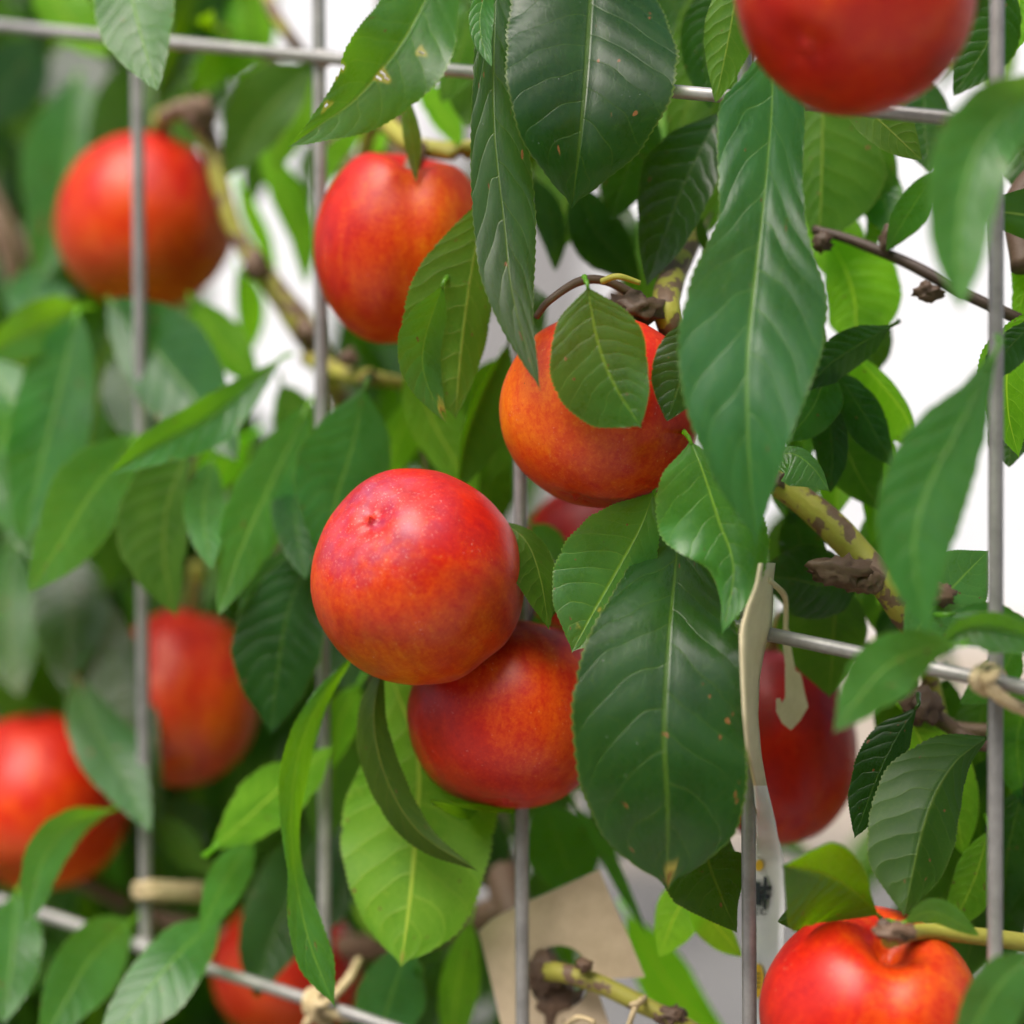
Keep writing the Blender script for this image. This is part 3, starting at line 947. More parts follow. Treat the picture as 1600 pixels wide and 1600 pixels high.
leaf(Z([(1372, 1430), (1335, 1392), (1290, 1366), (1222, 1352)], .865, .85), [0, 70, 98, 104, 88, 0], [0, 14, 30, 44, 52, 0], -20, [20, 45, 55, 55], tint=(.93, .935, .6), sharp=.7, label='leaf folded along its midrib')
leaf(Z([(1300, 1400), (1258, 1425), (1215, 1440)], .885), 22, 34, 0, -20, tint=(.6, .7, .5))
leaf(Z([(1415, 1440), (1460, 1425), (1530, 1462)], .855), 22, 18, 20, -30, tint=(1.3, 1.3, 1.0))
leaf(Z([(1125, 1270), (1105, 1330), (1125, 1395), (1152, 1458)], .915, .91), [0, 60, 84, 78, 36, 0], [0, 40, 58, 46, 20, 0], -4, -12, tint=(.85, .75, .5))
leaf(Z([(1100, 1370), (1060, 1420), (1030, 1495)], .955), 34, 44, -10, 15, True, (1.9, 1.8, .9))
leaf(Z([(1085, 1400), (1115, 1440), (1160, 1495)], .95), 34, 18, 0, 0, True, (2.0, 1.55, .7))
leaf(Z([(605, 1040), (652, 1180), (649, 1300), (641, 1400), (626, 1512)], .965, .945), [0, 50, 85, 105, 114, 112, 100, 72, 0], [0, 55, 92, 116, 126, 124, 112, 82, 0], -8, 4, True, (1.2, 1.15, 1.05), wave=.06, tear=(1.0, 0, .012),
     label='broad pale leaf underside below the nectarines')
leaf(Z([(600, 1030), (584, 1120), (603, 1215), (655, 1300), (748, 1362)], .935, .925), [0, 22, 34, 32, 26, 16, 0], [0, 18, 26, 28, 24, 12, 0], -50, -15, True, (.75, .6, .35), label='curled olive leaf strip')
leaf(Z([(556, 1020), (500, 1095), (464, 1190), (455, 1300), (466, 1395), (486, 1480), (524, 1575)], .95, .92), [0, 14, 24, 24, 16, 10, 26, 32, 0], [0, 12, 20, 22, 14, 14, 28, 30, 0], [30, 30, 40, 60, 10, 0], [-40, -50, -50, -60, -20, -5], tint=(1.3, 1.25, .85), wave=.2)
leaf(Z([(640, 1480), (610, 1560), (585, 1650)], .99), 56, 54, 0, 10, tint=(1.1, 1.15, 1.35))
leaf(Z([(735, 1440), (715, 1540), (705, 1660)], 1.0), 30, 34, 0, 0, True, (1.1, 1.15, .6))
leaf(Z([(690, 1500), (655, 1570), (650, 1660)], 1.01), 30, 34, 0, 0, tint=D)
leaf(Z([(850, 1260), (878, 1330), (905, 1410)], 1.0), 56, 60, 0, 0, tint=(.85, .95, 1.0))
leaf(Z([(900, 1260), (945, 1330), (1010, 1460)], .985), 12, 12, 20, -20, tint=(1.1, 1.2, 1.3))
leaf(Z([(980, 1430), (1040, 1530), (1090, 1590), (1150, 1640)], 1.04), 44, 40, 0, 0, True, (1.7, 1.9, .7))
leaf(Z([(500, 850), (455, 940), (435, 1040), (424, 1148)], .985, .975), [0, 50, 74, 76, 52, 0], [0, 40, 60, 66, 46, 0], -6, 8, tint=(.62, .72, .72))
leaf(Z([(570, 605), (550, 700), (525, 780), (498, 880)], .985, .975), [0, 56, 78, 72, 42, 0], [0, 50, 66, 60, 40, 0], 12, -8, tint=(1.0, 1.1, 1.25))
# --- out-of-focus leaves, near and far
lo = dict(hi=False, quilt=.4)
leaf(Z([(482, 632), (428, 745), (380, 850), (340, 962)], 1.0, .985), 50, 56, 18, -10, tint=(1.35, 1.3, 1.1), **lo)
leaf(Z([(300, 690), (262, 790), (258, 880), (276, 965)], 1.0), [0, 58, 78, 70, 42, 0], [0, 20, 34, 36, 24, 0], -8, 25, True, (.72, .8, .55), **lo)
leaf(Z([(440, 560), (340, 645), (250, 695), (165, 745)], .995, .985), [0, 20, 36, 34, 26, 0], [0, 26, 44, 40, 24, 0], 25, 20, tint=(1.2, 1.25, 1.3), **lo)
leaf(Z([(215, 680), (150, 760), (100, 840), (45, 925)], 1.02, 1.0), 60, 62, 15, -5, tint=(1.4, 1.35, 1.1), **lo)
leaf(Z([(120, 490), (95, 600), (65, 720), (35, 850)], 1.06, 1.03), 66, 62, 10, 5, tint=(1.3, 1.3, 1.35), **lo)
leaf(Z([(170, 470), (250, 555), (320, 640), (370, 720)], 1.04, 1.03), 70, 74, 0, 20, tint=(.85, .95, .95), **lo)
leaf(Z([(130, 480), (60, 510), (-30, 560)], 1.05), 40, 42, 20, 0, tint=PALE, **lo)
leaf(Z([(175, 560), (205, 640), (235, 710)], 1.07), 40, 40, 0, 0, tint=(.7, .8, .7), **lo)
leaf(Z([(-20, 560), (20, 640), (-10, 720)], 1.05), 40, 46, 10, 0, tint=PALE, **lo)
leaf(Z([(20, 690), (40, 780), (60, 880)], 1.06), 60, 60, 5, 0, tint=(1, 1.1, 1.2), **lo)
leaf(Z([(300, 470), (350, 540), (405, 600)], 1.06), 36, 40, 0, 0, True, (.95, 1.05, .6), **lo)
leaf(Z([(165, -90), (200, -20), (222, 60), (246, 142)], .965, .955), 66, 62, 0, 12, tint=(.95, 1.05, .7), **lo)
leaf(Z([(492, 98), (430, 160), (390, 210), (352, 280)], 1.055), [0, 46, 62, 58, 30, 0], [0, 30, 44, 42, 26, 0], 0, 20, True, (.65, .72, .45), **lo)
leaf(Z([(490, 110), (450, 190), (428, 270)], 1.075), 34, 40, 0, 0, True, (1.1, 1.1, .7), **lo)
leaf(Z([(120, 120), (110, 230), (90, 330), (60, 440)], 1.16), 70, 76, 10, 5, tint=(1.25, 1.3, 1.1), **lo)
leaf(Z([(60, 60), (20, 120), (-30, 200)], 1.17), 50, 56, 0, 0, tint=D, **lo)
leaf(Z([(190, 100), (172, 200), (178, 330)], 1.17), 36, 40, 0, 0, True, (.6, .7, .4), **lo)
leaf(Z([(110, 60), (130, 160), (160, 230)], 1.2), 60, 60, 0, 0, tint=(.35, .45, .4), **lo)
leaf(Z([(40, 420), (60, 470), (110, 540)], 1.14), 46, 50, 15, 0, tint=(1.1, 1.2, 1.4), **lo)
leaf(Z([(300, -40), (330, 60), (320, 150)], 1.13), 56, 60, 0, 0, True, (1.2, 1.25, .7), **lo)
leaf(Z([(370, -40), (385, 40), (370, 130)], 1.14), 36, 50, 0, 0, True, (1.3, 1.35, .8), **lo)
leaf(Z([(60, -50), (100, 20), (170, 90)], 1.1), 40, 46, 0, 0, True, (1.1, 1.2, .6), **lo)
leaf(Z([(400, 210), (440, 300), (468, 370), (478, 450)], 1.09), [0, 16, 20, 20, 14, 0], [0, 20, 36, 34, 20, 0], 0, 0, True, (1.2, 1.35, .6), **lo)
leaf(Z([(372, 290), (398, 350), (432, 430)], 1.12), 15, 18, 0, 0, True, (2.1, 2.2, .7), **lo)
leaf(Z([(372, 420), (392, 480), (385, 560)], 1.12), 24, 24, 0, 0, True, (2.0, 2.1, .7), **lo)
leaf(Z([(735, 10), (720, 80), (690, 160)], .985), 34, 40, 0, 0, True, (.9, 1., .6), hi=True)
leaf(Z([(650, 130), (690, 175), (722, 235)], 1.03), 24, 30, 0, 0, True, (1.3, 1.4, .7), **lo)
leaf(Z([(560, 150), (585, 200), (590, 250)], 1.06), 22, 24, 0, 0, True, (1.6, 1.7, .7), **lo)
leaf(Z([(570, 200), (520, 240), (505, 300)], 1.07), 16, 22, 0, 0, True, (1.1, 1.2, .6), **lo)
# front, right
leaf(Z([(1660, 130), (1585, 165), (1525, 235), (1498, 350), (1500, 485)], .79, .765), [0, 40, 62, 64, 58, 50, 34, 0], [0, 34, 52, 60, 60, 54, 38, 0], 22, 5, tint=(1.3, 1.3, 1.2), **lo)
leaf(Z([(1560, 540), (1512, 640), (1455, 750), (1428, 850), (1448, 990)], .81, .79), [0, 26, 62, 70, 66, 44, 0], [0, 22, 52, 70, 70, 40, 0], 8, -6, tint=(1.0, 1.12, 1.15), **lo)
leaf(Z([(1500, 1008), (1440, 1015), (1375, 1050), (1302, 1145)], .815, .80), [0, 28, 48, 46, 30, 0], [0, 30, 54, 52, 34, 0], 10, -8, tint=(1.35, 1.35, 1.25), **lo)
leaf(Z([(1455, 1020), (1510, 985), (1570, 985), (1650, 1010)], .835), [0, 20, 26, 20, 0], [0, 24, 40, 32, 0], 40, 30, tint=(.95, 1.05, .95), **lo)
leaf(Z([(1480, 960), (1550, 955), (1620, 980)], .865), 14, 18, 0, 30, tint=(.95, 1.05, .9), **lo)
leaf(Z([(1620, 1490), (1560, 1540), (1490, 1660)], .80), 40, 56, 12, 0, tint=(.95, 1.1, 1.1), **lo)
leaf(Z([(1640, 470), (1580, 560), (1575, 640), (1592, 715)], .90), [0, 30, 46, 44, 30, 0], [0, 30, 50, 50, 30, 0], 0, 0, True, (1.25, 1.35, .6), hi=True)
leaf(Z([(1620, 500), (1575, 545), (1530, 610)], .88), 24, 30, 0, 0, tint=D, **lo)
leaf(Z([(1530, -70), (1515, -10), (1500, 50)], .80), [0, 40, 46, 26, 0], [0, 30, 36, 24, 0], 0, 0, tint=(.7, .8, .6), **lo)
leaf(Z([(1570, -40), (1545, 60), (1490, 150)], .87), 46, 46, 0, 0, tint=(.75, .85, .6), **lo)
leaf(Z([(1600, 340), (1605, 430), (1585, 510)], .925), 26, 30, 0, 0, True, (1.2, 1.3, .6), **lo)
leaf(Z([(1590, -60), (1592, 20), (1575, 90)], .9), 26, 30, 0, 0, True, (1.1, 1.2, .6), **lo)
leaf(Z([(470, 730), (462, 810), (478, 905)], .998, .985), 40, 36, 8, -5, tint=(.8, .9, .8), **lo)
leaf(Z([(330, 720), (318, 800), (330, 890)], .995, .985), 34, 36, 8, -5, tint=(1.2, 1.2, 1.1), **lo)
leaf(Z([(818, 868), (850, 905), (862, 965)], .928, .922), 34, 36, -10, -10, tint=(.5, .55, .35), under=True)
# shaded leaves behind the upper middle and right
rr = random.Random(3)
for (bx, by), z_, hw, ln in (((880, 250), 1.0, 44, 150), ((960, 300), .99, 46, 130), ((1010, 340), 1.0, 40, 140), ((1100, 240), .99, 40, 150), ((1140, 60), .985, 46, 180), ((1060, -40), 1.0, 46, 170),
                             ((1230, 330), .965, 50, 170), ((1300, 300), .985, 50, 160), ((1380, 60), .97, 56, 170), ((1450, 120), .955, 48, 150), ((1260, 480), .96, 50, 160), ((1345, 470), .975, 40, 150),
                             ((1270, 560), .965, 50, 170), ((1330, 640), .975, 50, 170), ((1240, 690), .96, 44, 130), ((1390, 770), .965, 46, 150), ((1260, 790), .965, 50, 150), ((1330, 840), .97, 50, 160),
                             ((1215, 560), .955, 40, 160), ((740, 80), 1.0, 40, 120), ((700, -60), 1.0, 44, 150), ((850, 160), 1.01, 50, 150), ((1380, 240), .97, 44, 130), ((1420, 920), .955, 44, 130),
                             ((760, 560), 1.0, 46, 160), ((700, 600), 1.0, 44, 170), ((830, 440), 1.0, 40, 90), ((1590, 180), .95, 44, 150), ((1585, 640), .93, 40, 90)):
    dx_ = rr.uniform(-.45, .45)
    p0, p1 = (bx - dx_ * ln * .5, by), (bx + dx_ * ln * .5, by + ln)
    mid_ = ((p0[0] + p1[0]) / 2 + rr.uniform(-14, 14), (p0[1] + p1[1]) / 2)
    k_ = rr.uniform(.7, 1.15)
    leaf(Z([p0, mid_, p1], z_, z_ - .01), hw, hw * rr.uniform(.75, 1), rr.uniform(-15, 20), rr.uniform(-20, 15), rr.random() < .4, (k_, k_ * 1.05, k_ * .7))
leaf(Z([(1158, -70), (1142, 40), (1118, 160)], .882), 40, 44, 0, -10, True, (.95, 1.0, .6))
leaf(Z([(1015, 170), (985, 250), (955, 345)], .962), 48, 46, 0, 5, tint=(.6, .68, .6))
leaf(Z([(1130, -30), (1100, 60), (1110, 170)], .95), 40, 40, 0, 5, tint=(.7, .75, .6))
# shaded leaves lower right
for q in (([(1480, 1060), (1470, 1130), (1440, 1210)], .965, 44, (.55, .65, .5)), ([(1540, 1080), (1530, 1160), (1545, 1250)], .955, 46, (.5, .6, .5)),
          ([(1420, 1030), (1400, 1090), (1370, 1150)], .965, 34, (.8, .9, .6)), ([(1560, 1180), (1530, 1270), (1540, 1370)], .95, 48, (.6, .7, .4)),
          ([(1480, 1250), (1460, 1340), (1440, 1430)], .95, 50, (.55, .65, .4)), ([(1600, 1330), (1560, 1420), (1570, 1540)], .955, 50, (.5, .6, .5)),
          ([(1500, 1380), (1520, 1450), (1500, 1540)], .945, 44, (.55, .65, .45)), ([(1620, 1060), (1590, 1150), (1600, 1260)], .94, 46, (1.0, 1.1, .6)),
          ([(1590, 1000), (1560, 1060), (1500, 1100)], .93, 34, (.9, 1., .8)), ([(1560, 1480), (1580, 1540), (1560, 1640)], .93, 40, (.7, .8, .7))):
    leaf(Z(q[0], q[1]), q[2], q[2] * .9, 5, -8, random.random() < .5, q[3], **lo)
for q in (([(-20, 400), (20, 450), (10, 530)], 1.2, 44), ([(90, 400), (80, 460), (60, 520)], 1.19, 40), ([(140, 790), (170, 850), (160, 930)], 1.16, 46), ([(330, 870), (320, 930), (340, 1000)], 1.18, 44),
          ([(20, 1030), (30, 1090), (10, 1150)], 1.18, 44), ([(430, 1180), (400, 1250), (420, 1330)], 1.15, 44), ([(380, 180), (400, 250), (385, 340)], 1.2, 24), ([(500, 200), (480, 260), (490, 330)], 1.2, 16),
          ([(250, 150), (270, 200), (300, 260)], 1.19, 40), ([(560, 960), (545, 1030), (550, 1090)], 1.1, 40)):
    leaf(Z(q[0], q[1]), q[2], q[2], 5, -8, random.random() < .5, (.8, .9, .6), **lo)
# lower left
leaf(Z([(120, 1060), (150, 1140), (190, 1210), (235, 1300)], 1.06, 1.04), 50, 50, 14, -10, tint=(.85, .95, 1.05), **lo)
leaf(Z([(175, 1265), (110, 1290), (65, 1350), (40, 1450)], 1.01, 1.0), [0, 20, 30, 32, 24, 0], [0, 20, 32, 34, 26, 0], 25, -10, tint=(1.25, 1.3, 1.35), **lo)
leaf(Z([(328, 1330), (385, 1280), (440, 1230), (520, 1165)], .985), [0, 30, 46, 44, 24, 0], [0, 30, 46, 50, 36, 0], 0, 0, True, (1.05, 1.15, .7), **lo)
leaf(Z([(395, 1310), (350, 1380), (312, 1460)], .99), 30, 34, 10, -10, tint=(1.35, 1.35, 1.0), **lo)
leaf(Z([(25, 1400), (20, 1480), (5, 1600)], 1.02), 50, 48, 10, 0, tint=(1.15, 1.2, 1.25), **lo)
leaf(Z([(205, 1440), (140, 1500), (60, 1640)], 1.02, 1.0), 50, 56, 15, 0, tint=(1.3, 1.3, 1.3), **lo)
leaf(Z([(345, 1430), (270, 1500), (150, 1650)], .995, .975), [0, 36, 46, 46, 30, 0], [0, 36, 54, 58, 40, 0], -25, 22, tint=(1.15, 1.2, 1.2), **lo)
leaf(Z([(505, 1290), (460, 1390), (420, 1480), (400, 1560)], 1.045, 1.03), 66, 62, 0, 10, tint=(.65, .78, .75), **lo)
leaf(Z([(150, 920), (180, 1040), (205, 1140), (250, 1290)], 1.085), 56, 50, 0, 0, tint=(.75, .85, .7), **lo)
leaf(Z([(330, 1275), (270, 1290), (225, 1340)], 1.085), 40, 36, 0, 0, tint=(.5, .6, .5), **lo)
leaf(Z([(240, 1270), (290, 1330), (340, 1370)], 1.07), 26, 28, 0, 0, True, (.7, .8, .4), **lo)
leaf(Z([(340, 1080), (300, 1180), (260, 1260)], 1.16), 40, 40, 0, 0, tint=D, **lo)
leaf(Z([(90, 850), (110, 950), (100, 1080)], 1.1), 62, 60, 0, 0, tint=(.7, .8, .7), **lo)
leaf(Z([(20, 850), (10, 960), (30, 1090)], 1.13), 56, 56, 5, 0, tint=(1.2, 1.2, 1.1), **lo)
leaf(Z([(60, 960), (70, 1050), (95, 1130)], 1.14), 40, 40, 0, 0, True, (.7, .8, .4), **lo)
leaf(Z([(440, 600), (470, 680), (455, 760)], 1.06), 40, 40, 0, 0, True, (.9, 1., .5), **lo)
leaf(Z([(390, 680), (350, 720), (300, 790)], 1.09), 36, 36, 0, 0, True, (1.7, 1.8, .8), **lo)
leaf(Z([(320, 760), (350, 820), (330, 900)], 1.1), 40, 36, 0, 0, tint=PALE, **lo)
leaf(Z([(470, 850), (410, 920), (375, 1010)], 1.02), 30, 34, 0, -25, tint=(.8, .95, 1.2), **lo)
leaf(Z([(510, 1080), (520, 1200), (500, 1330)], 1.03), 50, 50, 0, 0, True, (.75, .85, .5), **lo)
leaf(Z([(540, 1240), (545, 1350), (520, 1450)], 1.05), 50, 40, 0, 0, tint=D, **lo)
leaf(Z([(560, 1070), (530, 1130), (520, 1200)], 1.0), 30, 30, 0, 0, True, (1.1, 1.2, .6), **lo)
leaf(Z([(770, 1260), (760, 1330), (790, 1400)], 1.04), 44, 40, 0, 0, tint=D, **lo)
leaf(Z([(650, 620), (620, 690), (600, 760)], 1.03), 30, 36, 0, 0, True, (1.2, 1.3, .6), **lo)
leaf(Z([(790, 700), (760, 780), (780, 860)], 1.02), 40, 40, 0, 0, True, (.9, 1., .55), **lo)
leaf(Z([(830, 820), (858, 850), (878, 905)], .99), 30, 26, 0, 20, tint=(1.0, 1.1, 1.1))
leaf(Z([(870, 860), (830, 900), (815, 950)], 1.01), 34, 30, 0, 0, tint=(.5, .6, .5), **lo)

# --- leaves deeper in the canopy: shared meshes, each its own part
GAPS = [(520, 30, 90), (430, 525, 62), (470, 270, 50), (715, 165, 40), (905, 385, 42), (1085, 430, 46), (1425, 280, 45), (1430, 470, 110), (1480, 610, 100),
        (1530, 760, 130), (1570, 880, 90), (1290, 1215, 48), (1365, 995, 36), (1060, 1510, 110), (348, 268, 22), (410, 470, 46), (600, 25, 60), (1100, 1560, 80), (1010, 1400, 50)]


def shared_leaf(k):
    r = np.random.default_rng(100 + k)
    nu, nh = 22, 3
    u = np.linspace(0, 1, nu + 1)
    w = profile(u, 0.42 + .1 * r.random(), .85) * (0.13 + .03 * r.random())
    bendz = -(0.15 + .35 * r.random()) * u ** 2
    cx = .08 * (r.random() - .5) * np.sin(u * 3)
    fold = R(8 + 25 * r.random())
    vs, uv, fs = [], [], []
    for i in range(-nh, nh + 1):
        x = i / nh
        for j in range(nu + 1):
            wv = .02 * math.sin(u[j] * 11 + k + i)
            vs.append((u[j], cx[j] + w[j] * x * math.cos(fold), bendz[j] + w[j] * abs(x) * math.sin(fold) + wv * abs(x)))
            uv.append((u[j], .5 + .5 * x))
    n1 = nu + 1
    for i in range(2 * nh):
        for j in range(nu):
            fs.append((i * n1 + j, i * n1 + j + 1, (i + 1) * n1 + j + 1, (i + 1) * n1 + j))
    return vs, uv, fs


SH = []
for k in range(5):
    vs, uv, fs = shared_leaf(k)
    me = bpy.data.meshes.new('leaf')
    me.from_pydata(vs, [], fs)
    ul = me.uv_layers.new(name='UVMap')
    li = np.zeros(len(me.loops), np.int32)
    me.loops.foreach_get('vertex_index', li)
    ul.data.foreach_set('uv', np.array(uv)[li].astype(np.float32).ravel())
    me.attributes.new('damage', 'FLOAT', 'POINT')
    me.materials.append(M_FAR)
    me.polygons.foreach_set('use_smooth', [True] * len(me.polygons))
    SH.append((me, vs, uv, fs))


def clear_of_gaps(px, py, margin):
    return all((px - a) ** 2 + (py - b) ** 2 > (c + margin) ** 2 for a, b, c in GAPS)


def scatter(px, py, z, r):
    """orientation hanging mostly down, facing loosely the light"""
    d = Vector((r.normal(0, .55), r.normal(-.15, .45), -1 + r.normal(0, .35))).normalized()
    nrm = Vector((r.normal(0, .6), -1 + r.normal(0, .4), .55 + r.normal(0, .4)))
    if r.random() < .35: nrm = -nrm
    nrm = (nrm - d * nrm.dot(d)).normalized()
    m = Matrix((d, nrm.cross(d), nrm)).transposed()
    L = .075 + .065 * r.random()
    return m, L, P(px, py, z)


r2 = np.random.default_rng(5)
NFILL = max(0, 296 - len(LEAVES))
made = 0
while made < NFILL:
    px, py = r2.uniform(-350, 1900), r2.uniform(-300, 1900)
    dens = 1.0 if px < 640 else (0.5 if px < 1150 else (0.33 if px < 1620 else .75))
    if r2.random() > dens: continue
    z = zf(px) + r2.uniform(.10, .26)
    m, L, p = scatter(px, py, z, r2)
    q0, q1 = p, p + m @ Vector((L, 0, 0))
    ok = True
    for t in (0, .5, 1):
        w_ = q0.lerp(q1, t)
        ax, ay = 800 + w_.x / w_.y * F, 800 - (w_.z - CAM_H) / w_.y * F
        if not clear_of_gaps(ax, ay, 40): ok = False
    if not ok: continue
    k = int(r2.integers(5))
    o = bpy.data.objects.new('leaf', SH[k][0])
    COL.objects.link(o)
    o.parent = TREE
    o.matrix_local = Matrix.Translation(p - Vector(TO)) @ m.to_4x4() @ Matrix.Diagonal((L, L, L, 1))
    v = .6 + .7 * r2.random()
    o.color = (v * (1 + .25 * r2.random()), v * 1.05, v * (.7 + .4 * r2.random()), 1)
    LEAVES.append(o)
    made += 1

# the mass of leaves behind, too deep and blurred to tell apart
vs_all, uv_all, fs_all = [], [], []
cnt = 0
base = 0
while cnt < 2100:
    px, py = r2.uniform(-900, 2300), r2.uniform(-700, 2600)
    if cnt >= 1500: px, py = r2.uniform(-300, 600), r2.uniform(-100, 1700)
    dens = 1.0 if px < 620 else (0.42 if px < 1150 else 0.22)
    if r2.random() > dens: continue
    z = zf(max(-900, min(px, 2300))) + r2.uniform(.24, .52)
    m, L, p = scatter(px, py, z, r2)
    ok = True
    for t in (0, .33, .66, 1):
        w_ = p + m @ Vector((L * t, 0, -.3 * L * t * t))
        ax, ay = 800 + w_.x / w_.y * F, 800 - (w_.z - CAM_H) / w_.y * F
        if not clear_of_gaps(ax, ay, 50): ok = False
    if not ok or p.z < .25: continue
    k = int(r2.integers(5))
    _, vs, uv, fs = SH[k]
    A = np.array(vs) * L @ np.array(m).T + np.array(p) - TO
    vs_all.append(A)
    uv_all += uv
    fs_all += [tuple(base + q for q in f) for f in fs]
    base += len(vs)
    cnt += 1
me = bpy.data.meshes.new('foliage')
me.from_pydata(np.vstack(vs_all).tolist(), [], fs_all)
ul = me.uv_layers.new(name='UVMap')
li = np.zeros(len(me.loops), np.int32)
me.loops.foreach_get('vertex_index', li)
ul.data.foreach_set('uv', np.array(uv_all)[li].astype(np.float32).ravel())
me.attributes.new('damage', 'FLOAT', 'POINT')
fo = link('foliage', me, M_FAR, TREE)
fo.color = (.8, .85, .7, 1)
fo['kind'] = 'stuff'


# ------------------------------------------------------------------ nectarines
def fruit_mesh(r, seedv, elong=1.0, suture=1.0, tip=1.0, cavity=1.0, taper=.075):
    nth, nph = 72, 56
    vs, fs = [], []
    for j in range(nph + 1):
        ph = math.pi * j / nph               # 0 = stem end (+Z)
        for i in range(nth):
            th = 2 * math.pi * i / nth
            d = Vector((math.sin(ph) * math.cos(th), math.sin(ph) * math.sin(th), math.cos(ph)))
            rad = 1.0
            # shoulders fuller than the tip
            rad *= 1 + taper * math.cos(ph) - 0.03 * math.cos(2 * ph)
            # stem cavity
            rad -= cavity * 0.34 * math.exp(-(ph / 0.30) ** 2)
            # suture: a crease on the -Y meridian, deepest near the stem
            dth = math.atan2(math.sin(th + math.pi / 2), math.cos(th + math.pi / 2)) * math.sin(ph)
            amp = 0.075 * math.exp(-(ph / 0.75) ** 2) + 0.018
            rad -= suture * amp * math.exp(-(dth / 0.20) ** 2) * (math.sin(ph) ** 0.4 if 0 < ph < math.pi else 0)
            # blossom end: shallow dimple with a small nipple
            q = math.pi - ph
            rad -= tip * 0.065 * math.exp(-(q / 0.26) ** 2)
            rad += tip * 0.06 * math.exp(-(q / 0.05) ** 2)
            rad += 0.045 * mnoise.noise(d * 1.2 + Vector((seedv * 7, 0, 0))) + 0.006 * mnoise.noise(d * 4 + Vector((0, seedv * 5, 0)))
            if tip > 0 and q < .35:
                rad += 0.004 * tip * (math.sin(th * 5 + seedv * 9) + math.sin(th * 3 + 1 + seedv)) * math.exp(-((q - .13) / .09) ** 2)
            v = d * rad * r
            v.z *= elong
            vs.append(tuple(v))
    for j in range(nph):
        for i in range(nth):
            i2 = (i + 1) % nth
            fs.append((j * nth + i, (j + 1) * nth + i, (j + 1) * nth + i2, j * nth + i2))
    me = bpy.data.meshes.new('nectarine')
    me.from_pydata(vs, [], fs)
    bm = bmesh.new()
    bm.from_mesh(me)
    bmesh.ops.remove_doubles(bm, verts=bm.verts, dist=1e-7)
    bmesh.ops.recalc_face_normals(bm, faces=bm.faces)
    bm.to_mesh(me)
    bm.free()
    return me


NECT = []


def nectarine(px, py, z, wpx, hpx, stem, sut, shade, bias, dark, label, suture=1.0, tip=1.0, cavity=1.0, taper=.075):
    """stem: direction of the stem end; sut: direction the crease faces; shade handled by rotation about the axis"""
    zax = Vector(stem).normalized()
    y = -Vector(sut)
    y = (y - zax * y.dot(zax)).normalized()
    x = y.cross(zax)
    r = wpx / 2 * z / F
    el = hpx / wpx
    sd_ = random.random()
    me = fruit_mesh(r / 1.015, sd_, el, suture, tip, cavity, taper)
    o = link('nectarine', me, M_FRUIT)
    m = Matrix((x, y, zax)).transposed().to_4x4()
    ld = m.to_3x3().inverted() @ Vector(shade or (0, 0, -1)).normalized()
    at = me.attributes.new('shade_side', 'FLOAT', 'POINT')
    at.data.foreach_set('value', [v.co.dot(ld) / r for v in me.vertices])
    o.matrix_world = Matrix.Translation(P(px, py, z)) @ m
    o.color = (bias, dark, sd_, 1)
    tag(o, label, 'nectarine', 'ripe nectarines on the tree')
    NECT.append(o)
    return o


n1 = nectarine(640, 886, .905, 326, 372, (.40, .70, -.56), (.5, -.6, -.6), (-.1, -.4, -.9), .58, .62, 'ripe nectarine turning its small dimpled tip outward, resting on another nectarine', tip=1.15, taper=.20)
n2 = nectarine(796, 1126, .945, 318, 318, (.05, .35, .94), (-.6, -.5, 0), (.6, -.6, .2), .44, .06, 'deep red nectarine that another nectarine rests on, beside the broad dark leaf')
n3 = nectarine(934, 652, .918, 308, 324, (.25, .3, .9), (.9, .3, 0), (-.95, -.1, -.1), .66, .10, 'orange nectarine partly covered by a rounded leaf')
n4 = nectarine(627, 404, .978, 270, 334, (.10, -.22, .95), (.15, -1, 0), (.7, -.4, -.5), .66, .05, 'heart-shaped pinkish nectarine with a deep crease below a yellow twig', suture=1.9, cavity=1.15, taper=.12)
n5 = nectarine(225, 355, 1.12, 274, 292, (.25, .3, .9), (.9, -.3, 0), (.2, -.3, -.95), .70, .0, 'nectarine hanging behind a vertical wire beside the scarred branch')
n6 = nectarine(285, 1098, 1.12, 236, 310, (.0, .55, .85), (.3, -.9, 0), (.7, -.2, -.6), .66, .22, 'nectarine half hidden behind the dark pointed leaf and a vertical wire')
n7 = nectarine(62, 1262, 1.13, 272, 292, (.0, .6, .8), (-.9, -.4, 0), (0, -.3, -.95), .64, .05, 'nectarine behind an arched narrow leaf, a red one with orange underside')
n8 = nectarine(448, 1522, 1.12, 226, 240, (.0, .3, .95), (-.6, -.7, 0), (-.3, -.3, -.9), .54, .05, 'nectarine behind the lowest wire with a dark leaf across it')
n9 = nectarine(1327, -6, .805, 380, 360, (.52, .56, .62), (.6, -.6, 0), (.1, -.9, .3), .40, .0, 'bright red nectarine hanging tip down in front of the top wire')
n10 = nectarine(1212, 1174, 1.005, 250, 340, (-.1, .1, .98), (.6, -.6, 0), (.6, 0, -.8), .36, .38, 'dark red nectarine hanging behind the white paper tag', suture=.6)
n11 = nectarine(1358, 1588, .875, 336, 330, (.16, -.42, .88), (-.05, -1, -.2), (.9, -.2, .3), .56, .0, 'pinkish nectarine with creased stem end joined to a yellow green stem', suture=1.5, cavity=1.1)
n12 = nectarine(935, 885, 1.06, 250, 262, (0, .2, .95), (.9, .1, 0), (0, 0, -1), .34, .0, 'nectarine deep behind, showing between the orange nectarine and a leaf')


